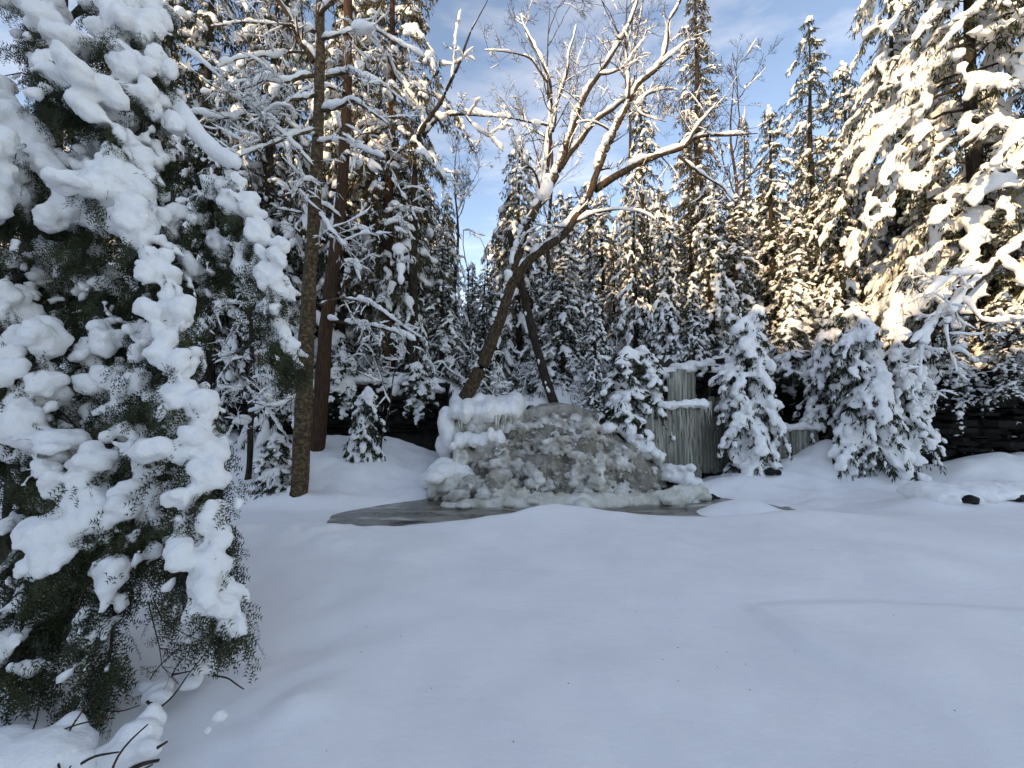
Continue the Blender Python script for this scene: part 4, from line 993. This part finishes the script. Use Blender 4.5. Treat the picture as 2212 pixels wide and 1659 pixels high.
# leaning snow-loaded trunk at the right
bt = P(1968, 742, 8.9)
bare_tree('fallen_tree', 'snow-loaded broken trunk slanting up to the right edge', [(PL([(1962, 745), (2020, 690), (2090, 620), (2165, 550), (2260, 465), (2380, 360), (2520, 240)], 8.8, 9.6), 0.10, 0.17),
   (PL([(2160, 560), (2230, 640), (2300, 700)], 8.8, 8.5), 0.05, 0.02), (PL([(2075, 640), (2120, 700), (2180, 690), (2260, 690)], 8.8, 8.3), 0.025, 0.01), (PL([(2120, 590), (2060, 590), (2000, 640)], 8.8, 8.4), 0.025, 0.01),
   (PL([(2020, 690), (1990, 760), (1985, 850)], 8.8, 8.6), 0.02, 0.008), (PL([(2090, 620), (2040, 700), (2060, 780)], 8.8, 8.5), 0.02, 0.008)], 0.09, 83, 'bark_dark', bt, trunk_snow=-1.0, upw=(-0.6, -0.95, 0.35), twig_depth=2, twig_n=(6, 10), twig_len=0.6, gap=0.02, twig_snow=0.8, upb=-0.4)

# ------------------------------------------------------------------ near hemlock on the left
def sprig_template():
    v, f = [], []
    def twig(o, d, L_, n, nl):
        s = np.array((-d[1], d[0], 0.0))
        b_ = len(v); wv_ = 0.006
        v.extend([o + s * wv_, o - s * wv_, o + d * L_]); f.append((b_, b_ + 1, b_ + 2))
        for i in range(n):
            t_ = (i + 0.6) / n
            for sg in (1, -1):
                c = o + d * L_ * t_; nd = d * 0.5 + s * sg * 0.85 + np.array((0, 0, 0.18 * (-1) ** i)); l_ = nl * (1 - 0.35 * t_)
                b_ = len(v); v.extend([c - d * 0.023, c + d * 0.023, c + nd * l_]); f.append((b_, b_ + 1, b_ + 2))
    d = np.array((1.0, 0, 0))
    twig(np.zeros(3), d, 1.0, 8, 0.17)
    for t_, sg in ((0.18, 1), (0.36, -1), (0.52, 1), (0.68, -1)):
        a = 0.75 * sg
        twig(d * t_ + 0, np.array((math.cos(a), math.sin(a), -0.08)), 0.50 * (1.1 - t_ * 0.6), 4, 0.17)
    return np.array(v), np.array(f)
SPV, SPF = sprig_template()
def sprigs(mb, o, d, s, q):
    n = len(o)
    d = nrm(d); a = nrm(np.cross(d, q.normal(size=(n, 3)))); b_ = np.cross(d, a)
    u = SPV[None] * s[:, None, None]
    v = o[:, None] + d[:, None] * u[..., 0:1] + a[:, None] * u[..., 1:2] + b_[:, None] * u[..., 2:3]
    v[..., 2] -= (SPV[None, :, 0] ** 2) * s[:, None] * 0.25
    m_ = len(SPV)
    mb.add(v, (SPF[None] + (np.arange(n) * m_)[:, None, None]).reshape(-1, 3))
hx, hy = at(70, 3.9)
hem = thing('hemlock', 'near hemlock at the left edge, boughs bowed to the ground under thick snow', 'tree', (hx, hy, hz(hx, hy)))
HB = np.array(hem.location)
mb = MB(); zz = np.linspace(-0.2, 9, 24)
mb.tube(np.stack([0.03 * np.sin(zz), 0.03 * np.cos(zz * 1.3), zz], 1), 0.17 - 0.015 * zz, 10); link('trunk', mb.mesh('trunk', M['bark_dark']), hem)
OUT = nrm((0.35, -0.75, 0.55))
def bough(pts, Y0, Y1, w0, w1, dens, snow, seed, lumps_=(), from_trunk=True, roll=False):
    """pts pixels; w0,w1 half width of the hanging sprays in metres; snow: size of the pillows"""
    q = np.random.default_rng(seed)
    p = PL(pts, Y0, Y1)
    if from_trunk:
        zt = p[0][2] + 0.1
        p = np.concatenate([[np.array((hx, hy, zt))], p])
    p, f = resample(p, 0.05)
    Br, Nd, Sn = MB(), MB(), MB()
    Br.tube(p - HB, np.linspace(0.028, 0.006, len(p)), 6)
    t = nrm(np.gradient(p, axis=0))
    wid = np.interp(f, [0, 0.25, 0.6, 1], [w0 * 0.5, w0, (w0 + w1) / 2, w1])
    i0 = int(len(p) * (0.22 if from_trunk else 0.02))
    oo, dd, ss = [], [], []
    DN = np.array((0, 0, -1.0))
    def fan(c, dv, size, m_, back):
        oo.append(c + dv * (size * q.uniform(-0.5, 1.4, m_))[:, None] + np.clip(q.normal(0, 0.42 * size, (m_, 3)), -0.09, 0.09) - OUT * size * back)
        dd.append(nrm(dv * 0.9 + q.normal(0, 0.5, (m_, 3)) + DN * 0.6)); ss.append(q.uniform(0.09, 0.185, m_))
    if roll:
        for i in range(3, len(p) - 1):
            Sn.ell(p[i] + (0, 0, snow * 0.8) - HB, (snow * 1.1, snow * 0.92, snow * 0.9), t[i])
        fan(p[-1], DN, 0.03, 4, 0)
    else:
        # pillows of snow on fans of needles, staggered along the bough
        n = int((len(p) - i0) * 0.05 / 0.105 * dens / 3.0)
        for k in range(n):
            i = min(len(p) - 1, i0 + int((len(p) - i0) * (k + q.random()) / n))
            a = q.uniform(0, 2 * math.pi)
            side = nrm(np.array((math.cos(a) + 0.25, math.sin(a) - 0.45, 0)))
            off = wid[i] * q.uniform(0.05, 0.95)
            dv = nrm(side * 0.55 + t[i] * 0.35 + DN * 0.75)
            c = p[i] + side * off * 0.75 + DN * off * 0.45
            Br.tube(np.stack([p[i], (p[i] + c) / 2 + (0, 0, 0.03), c, c + dv * 0.1]) - HB, (0.006, 0.005, 0.004, 0.002), 4, False)
            sr = snow * np.clip(q.lognormal(-0.25, 0.45), 0.35, 1.5)
            fan(c, dv, max(0.085, sr * 1.15), 8, 0.35); fan(c + dv * sr * 0.9, dv, max(0.06, sr * 0.7), 7, -0.25)
            if q.random() < 0.58:
                m_ = q.integers(4, 8)
                cc = c + OUT * sr * 0.45 + dv * (sr * q.uniform(-0.9, 1.1, m_))[:, None] + q.normal(0, 0.38 * sr, (m_, 3)) * (1, 1, 0.6)
                rr = sr * q.uniform(0.36, 0.72, m_)
                Sn.ell(cc - HB, np.stack([rr * 1.35, rr, rr * 0.8], 1), np.tile(dv, (m_, 1)) + q.normal(0, 0.3, (m_, 3)))
                m_ = 3
                cc = c + dv * (sr * q.uniform(0.8, 1.7, m_))[:, None] + q.normal(0, 0.35 * sr, (m_, 3)); rr = sr * q.uniform(0.14, 0.3, m_)
                Sn.ell(cc - HB, np.stack([rr * 1.7, rr, rr * 0.8], 1), np.tile(dv, (m_, 1)))
            fan(p[i], nrm(t[i] + DN * 0.5), 0.10, 4, 0.9)
            m_ = 4; rr = q.uniform(0.018, 0.036, m_)
            cc = c + dv * (max(0.10, sr * 1.3) * q.uniform(-0.4, 1.1, m_))[:, None] + np.clip(q.normal(0, 0.05, (m_, 3)), -0.08, 0.08) + OUT * 0.015
            Sn.ell(cc - HB, np.stack([rr * 1.8, rr, rr * 0.75], 1), np.tile(dv, (m_, 1)) + q.normal(0, 0.3, (m_, 3)))
        fan(p[-1], nrm(t[-1] + DN * 0.5), 0.10, 26, 0.0); fan(p[-3], nrm(t[-1] + DN * 0.5), 0.11, 20, 0.1)
    for (lx, ly, lY, rx, rz_) in lumps_:
        c = P(lx, ly, lY); kx = lY / F
        for _ in range(9):
            oq = q.normal(0, 0.38, 3) * (rx * kx, rx * kx * 0.7, rz_ * kx)
            Sn.ell(c + oq - HB, np.array((rx, rx, rz_)) * kx * q.uniform(0.3, 0.6))
        fan(c + DN * rz_ * kx * 0.9 + OUT * 0.03, nrm(np.array((0, -0.3, -1.0))), rx * kx * 0.75, 20, 0.0)
        fan(c + DN * rz_ * kx * 0.5, nrm(np.array((0.6, -0.2, -1.0))), rx * kx * 1.0, 13, 0.3)
    sprigs(Nd, np.concatenate(oo) - HB, np.concatenate(dd), np.concatenate(ss), q)
    o = link('bough', Br.mesh('bough', M['bark_dark']), hem)
    link('needles', Nd.mesh('needles', M['needles_hemlock'], False), o)
    if Sn.n: link('snow', remesh(Sn, 'snow', M['snow'], 0.0195, 1, 0.003 if roll else 0.010, 18, seed, () if roll else ((7.5, 0.055), (19.0, 0.020))), o)
BO = [
 ([(150, 345), (235, 385), (315, 470), (350, 590), (380, 720), (405, 850), (430, 980), (450, 1120), (465, 1260), (480, 1340)], 3.1, 2.35, 0.22, 0.13, 3.2, 0.135, [(235, 420, 2.95, 115, 62), (300, 480, 2.85, 55, 70), (160, 480, 2.95, 50, 55), (370, 770, 2.65, 60, 45), (410, 870, 2.6, 55, 50), (390, 960, 2.55, 75, 55), (450, 1020, 2.5, 45, 60), (465, 1130, 2.45, 35, 60)]),
 ([(235, 440), (200, 560), (230, 690), (250, 800), (262, 900)], 3.2, 2.9, 0.22, 0.2, 3.0, 0.10, [(225, 730, 2.95, 45, 50), (240, 830, 2.9, 35, 45)]),
 ([(20, 560), (75, 700), (90, 830), (100, 950), (170, 1060), (190, 1160)], 3.0, 2.45, 0.25, 0.2, 3.0, 0.11, [(85, 740, 2.7, 52, 55), (90, 830, 2.65, 50, 45), (95, 955, 2.55, 85, 32), (170, 1060, 2.5, 60, 55)]),
 ([(60, 880), (140, 960), (215, 1060), (255, 1150), (250, 1270), (240, 1400), (232, 1450)], 2.8, 2.25, 0.2, 0.12, 3.2, 0.085, [(240, 1110, 2.45, 50, 50), (190, 1010, 2.5, 45, 40)]),
 ([(20, 960), (50, 1120), (60, 1250), (45, 1380), (35, 1440)], 2.7, 2.2, 0.2, 0.12, 3.2, 0.05, [(95, 1230, 2.4, 25, 28)]),
 ([(280, 900), (300, 1010), (290, 1100), (280, 1200)], 2.75, 2.45, 0.16, 0.12, 3.0, 0.09, [(270, 1080, 2.5, 40, 45)]),
 ([(70, 10), (130, 80), (155, 160), (175, 225)], 3.3, 2.9, 0.3, 0.2, 3.0, 0.14, [(120, 80, 3.1, 65, 45), (150, 150, 3.0, 50, 45), (165, 210, 2.95, 28, 35)]),
 ([(230, -40), (255, 60), (290, 160), (305, 270), (300, 370)], 3.3, 3.1, 0.3, 0.22, 3.0, 0.12, [(240, 60, 3.2, 60, 50), (285, 150, 3.1, 50, 55), (270, 260, 3.1, 45, 40)]),
 ([(310, -40), (335, 70), (342, 170), (335, 260), (345, 370), (385, 520), (420, 610)], 3.4, 3.2, 0.17, 0.09, 3.2, 0.07, [(325, 40, 3.3, 45, 65), (340, 130, 3.2, 28, 45), (335, 215, 3.2, 28, 25)]),
 ([(-60, 180), (30, 260), (45, 350), (25, 450)], 3.2, 2.8, 0.3, 0.2, 2.6, 0.15, [(25, 270, 2.95, 75, 60), (10, 380, 2.9, 55, 60), (85, 330, 3.0, 40, 70)]),
 ([(-60, 560), (0, 640), (30, 720), (0, 820)], 3.0, 2.6, 0.25, 0.2, 2.6, 0.12, [(10, 640, 2.75, 45, 40), (15, 760, 2.7, 40, 35)]),
 ([(350, 215), (385, 245), (430, 310), (475, 352), (508, 368)], 3.35, 3.2, 0.02, 0.02, 0.1, 0.080, [], True),
 ([(508, 385), (535, 470), (560, 560), (585, 650), (605, 720), (618, 765)], 3.3, 3.2, 0.24, 0.14, 4.0, 0.11, [(500, 410, 3.25, 30, 35), (520, 450, 3.2, 40, 35), (565, 505, 3.2, 40, 45), (560, 590, 3.2, 35, 40), (610, 720, 3.2, 20, 28)]),
 ([(468, 385), (455, 450), (462, 530), (475, 570)], 3.35, 3.3, 0.12, 0.10, 4.0, 0.07, [(460, 400, 3.3, 26, 22)]),
 ([(300, 600), (350, 760), (380, 950), (410, 1120), (420, 1240)], 3.2, 2.8, 0.24, 0.18, 2.6, 0.07, []),
 ([(150, 600), (170, 760), (190, 900), (200, 1050), (180, 1200), (110, 1330)], 3.3, 2.6, 0.26, 0.18, 2.6, 0.06, []),
 ([(60, 60), (90, 220), (130, 350), (110, 520), (60, 640)], 3.5, 3.2, 0.3, 0.25, 2.4, 0.07, [(230, 330, 3.4, 40, 40)]),
 ([(260, 250), (250, 420), (330, 480), (300, 640)], 3.6, 3.3, 0.3, 0.25, 2.2, 0.07, []),
 ([(120, 1000), (130, 1150), (150, 1260), (120, 1330)], 2.9, 2.5, 0.22, 0.16, 2.6, 0.05, []),
 ([(330, 700), (310, 850), (330, 960), (350, 1080), (390, 1200)], 3.0, 2.6, 0.2, 0.14, 2.6, 0.08, [(310, 730, 2.8, 35, 45), (295, 830, 2.75, 38, 40)]),
]
for i, bo in enumerate(BO):
    bough(bo[0], bo[1], bo[2], bo[3], bo[4], bo[5], bo[6], 500 + i, bo[7], not (len(bo) > 8 or i in (12, 13)), len(bo) > 8)
# drooping bare twigs below the near boughs
dt = MB(); out = []; q = np.random.default_rng(8)
for a in ([(330, 1290), (350, 1340), (400, 1370), (460, 1395)], [(320, 1300), (345, 1400), (350, 1440)], [(190, 1250), (160, 1330), (130, 1400)]):
    p = PL(a, 2.35, 2.25); dt.tube(p - HB, np.linspace(0.004, 0.0015, len(p)), 4, False)
    for k in range(7):
        tree_limbs(q, p[q.integers(1, len(p))], (0.6, 0.1, -0.3), 0.14, 0.0018, 1, out, 0.4, -0.1, (2, 4), 0.8, 0.5, 0.001, 0.05)
for kp, kr, dd in out: dt.tube(kp - HB, kr, 3, False)
link('twigs', dt.mesh('twigs', M['twig']), hem)

# ------------------------------------------------------------------ twigs and snow clumps in the near left corner
def GP(px, py, up=0.0):
    p_ = P(px, py, 1.0); e = np.array((0, 0, EYE)); d = p_ - e
    k = (up - EYE) / d[2]
    return e + d * k
def shrub(label, stems, seed):
    q = np.random.default_rng(seed)
    first = GP(*stems[0][0][0])
    root = thing('bare_shrub', label, 'shrub', (first[0], first[1], hz(first[0], first[1])))
    base = np.array(root.location)
    for pts, r0, r1 in stems:
        p = np.array([GP(*a) for a in pts]); p, f = resample(p, 0.03)
        p = p + np.stack([vn(p, 9, seed), vn(p, 9, seed + 1), vn(p, 9, seed + 2)], 1) * 0.006
        mb = MB(); mb.tube(p - base, r0 + (r1 - r0) * f, 6)
        for k in range(max(2, len(p) // 4)):
            i = q.integers(1, len(p) - 1); mb.ell(p[i] - base, (r1 * 2.0, r1 * 1.3, r1 * 1.3), q.normal(size=3))
        link('stem', mb.mesh('stem', M['twig']), root)
k_ = 0.3164
def z3(l): return [((a * k_, 1239 + b * k_, u_)) for a, b, u_ in l]
shrub('bare twigs arching over the two snow clumps in the near left corner', [
  (z3([(420, 1500, 0.02), (440, 1130, 0.10), (510, 1020, 0.16), (600, 880, 0.20), (710, 780, 0.22)]), 0.0055, 0.003),
  (z3([(130, 1220, 0.08), (320, 1110, 0.12), (500, 1045, 0.15), (640, 1010, 0.17), (785, 988, 0.18)]), 0.0045, 0.0025),
  (z3([(260, 1310, 0.06), (380, 1190, 0.10), (450, 1130, 0.11)]), 0.004, 0.0025),
  (z3([(130, 1220, 0.08), (220, 1090, 0.12), (260, 1000, 0.15), (270, 850, 0.20)]), 0.004, 0.0025),
  (z3([(270, 860, 0.20), (255, 838, 0.21)]), 0.003, 0.002), (z3([(272, 855, 0.20), (320, 833, 0.21)]), 0.003, 0.002),
  (z3([(420, 1450, 0.04), (415, 1340, 0.08), (390, 1240, 0.10)]), 0.005, 0.003), (z3([(425, 1440, 0.04), (450, 1360, 0.08), (480, 1320, 0.09)]), 0.005, 0.003),
  (z3([(0, 1190, 0.10), (60, 1245, 0.09)]), 0.006, 0.003)], 5)
shrub('dark forked branch holding a snow clump at the near left', [
  (z3([(640, 1500, 0.02), (760, 1440, 0.03), (930, 1310, 0.05), (1095, 1270, 0.06)]), 0.014, 0.006),
  (z3([(720, 1470, 0.02), (860, 1400, 0.03), (1050, 1300, 0.04)]), 0.005, 0.003),
  (z3([(735, 1450, 0.03), (770, 1300, 0.09), (820, 1220, 0.12), (920, 1100, 0.16), (1005, 1030, 0.18)]), 0.006, 0.003),
  (z3([(550, 1300, 0.06), (610, 1260, 0.08), (810, 1225, 0.12)]), 0.006, 0.003),
  (z3([(1075, 1190, 0.10), (1145, 1148, 0.10)]), 0.007, 0.004)], 6)
shrub('thin upright twigs on the trampled snow right of the hemlock tips', [
  (z3([(1030, 1035, 0.02), (1065, 920, 0.08), (1010, 870, 0.10)]), 0.009, 0.007),
  (z3([(1065, 940, 0.07), (1170, 850, 0.10), (1290, 680, 0.15), (1420, 525, 0.20)]), 0.005, 0.0025),
  (z3([(1010, 750, 0.03), (1060, 660, 0.06), (1210, 520, 0.10), (1330, 400, 0.14), (1415, 322, 0.17)]), 0.004, 0.0025),
  (z3([(1145, 755, 0.03), (1185, 690, 0.05), (1200, 620, 0.08), (1245, 585, 0.09)]), 0.005, 0.003), (z3([(1185, 690, 0.05), (1310, 665, 0.07)]), 0.005, 0.003),
  (z3([(1455, 590, 0.04), (1500, 510, 0.07), (1630, 420, 0.12)]), 0.004, 0.0025), (z3([(1455, 690, 0.05), (1530, 705, 0.05), (1665, 790, 0.03)]), 0.005, 0.003),
  (z3([(690, 935, 0.03), (820, 945, 0.05), (960, 895, 0.07)]), 0.004, 0.0025), (z3([(360, 690, 0.05), (540, 670, 0.07), (760, 650, 0.08)]), 0.005, 0.003)], 7)
def clump(label, parts, seed, disp=0.012):
    c0 = GP(*parts[0][0]); root_z = hz(c0[0], c0[1])
    q = np.random.default_rng(seed); mb = MB(); base = np.array((c0[0], c0[1], root_z))
    for (px, py, up), rx, ry, rz_ in parts:
        c = GP(px, py, up) - base
        for _ in range(6):
            mb.ell(c + q.normal(0, 0.28, 3) * (rx, ry, rz_), np.array((rx, ry, rz_)) * q.uniform(0.55, 0.85))
    o = link('snow_clump', remesh(mb, 'snow_clump', M['snow'], 0.012, 4, disp, 7, seed), None, label, 'snow', 'snow clumps in the near left corner')
    o.location = base
clump('large rounded snow clump in the bottom left corner', [((90, 1640, 0.05), 0.22, 0.16, 0.09), ((150, 1590, 0.06), 0.09, 0.08, 0.08), ((20, 1650, 0.05), 0.2, 0.15, 0.10), ((160, 1650, 0.04), 0.10, 0.08, 0.06)], 1)
clump('angular snow clump resting on the dark forked branch', [((290, 1590, 0.06), 0.10, 0.07, 0.08), ((330, 1560, 0.07), 0.05, 0.05, 0.06), ((240, 1640, 0.03), 0.10, 0.06, 0.05), ((315, 1620, 0.05), 0.06, 0.05, 0.05)], 2)
clump('small snow clump caught on twigs beside the lowest hemlock tip', [((340, 1495, 0.06), 0.09, 0.06, 0.05), ((310, 1490, 0.05), 0.06, 0.05, 0.04), ((440, 1440, 0.05), 0.07, 0.07, 0.05), ((400, 1470, 0.03), 0.09, 0.05, 0.04)], 3)
clump('fist-sized snow lump fallen on the trampled snow', [((478, 1545, 0.01), 0.04, 0.045, 0.03), ((450, 1578, 0.0), 0.02, 0.02, 0.015)], 4)
# crumbs of bark and needles lying on the snow
dbm = MB(); q = np.random.default_rng(17); pts = []
for _ in range(30):
    a = GP(q.uniform(500, 2200), q.uniform(1180, 1640)); pts.append((a[0], a[1], hz(a[0], a[1]) + 0.002))
dbm.ell(np.array(pts), np.stack([q.uniform(0.002, 0.007, 30), q.uniform(0.001, 0.003, 30), np.full(30, 0.002)], 1), np.stack([q.normal(size=30), q.normal(size=30), np.zeros(30)], 1))
link('bark_crumbs', dbm.mesh('bark_crumbs', M['bark_dark']), None, 'dark crumbs of bark scattered on the smooth foreground snow', 'debris', kind='stuff')
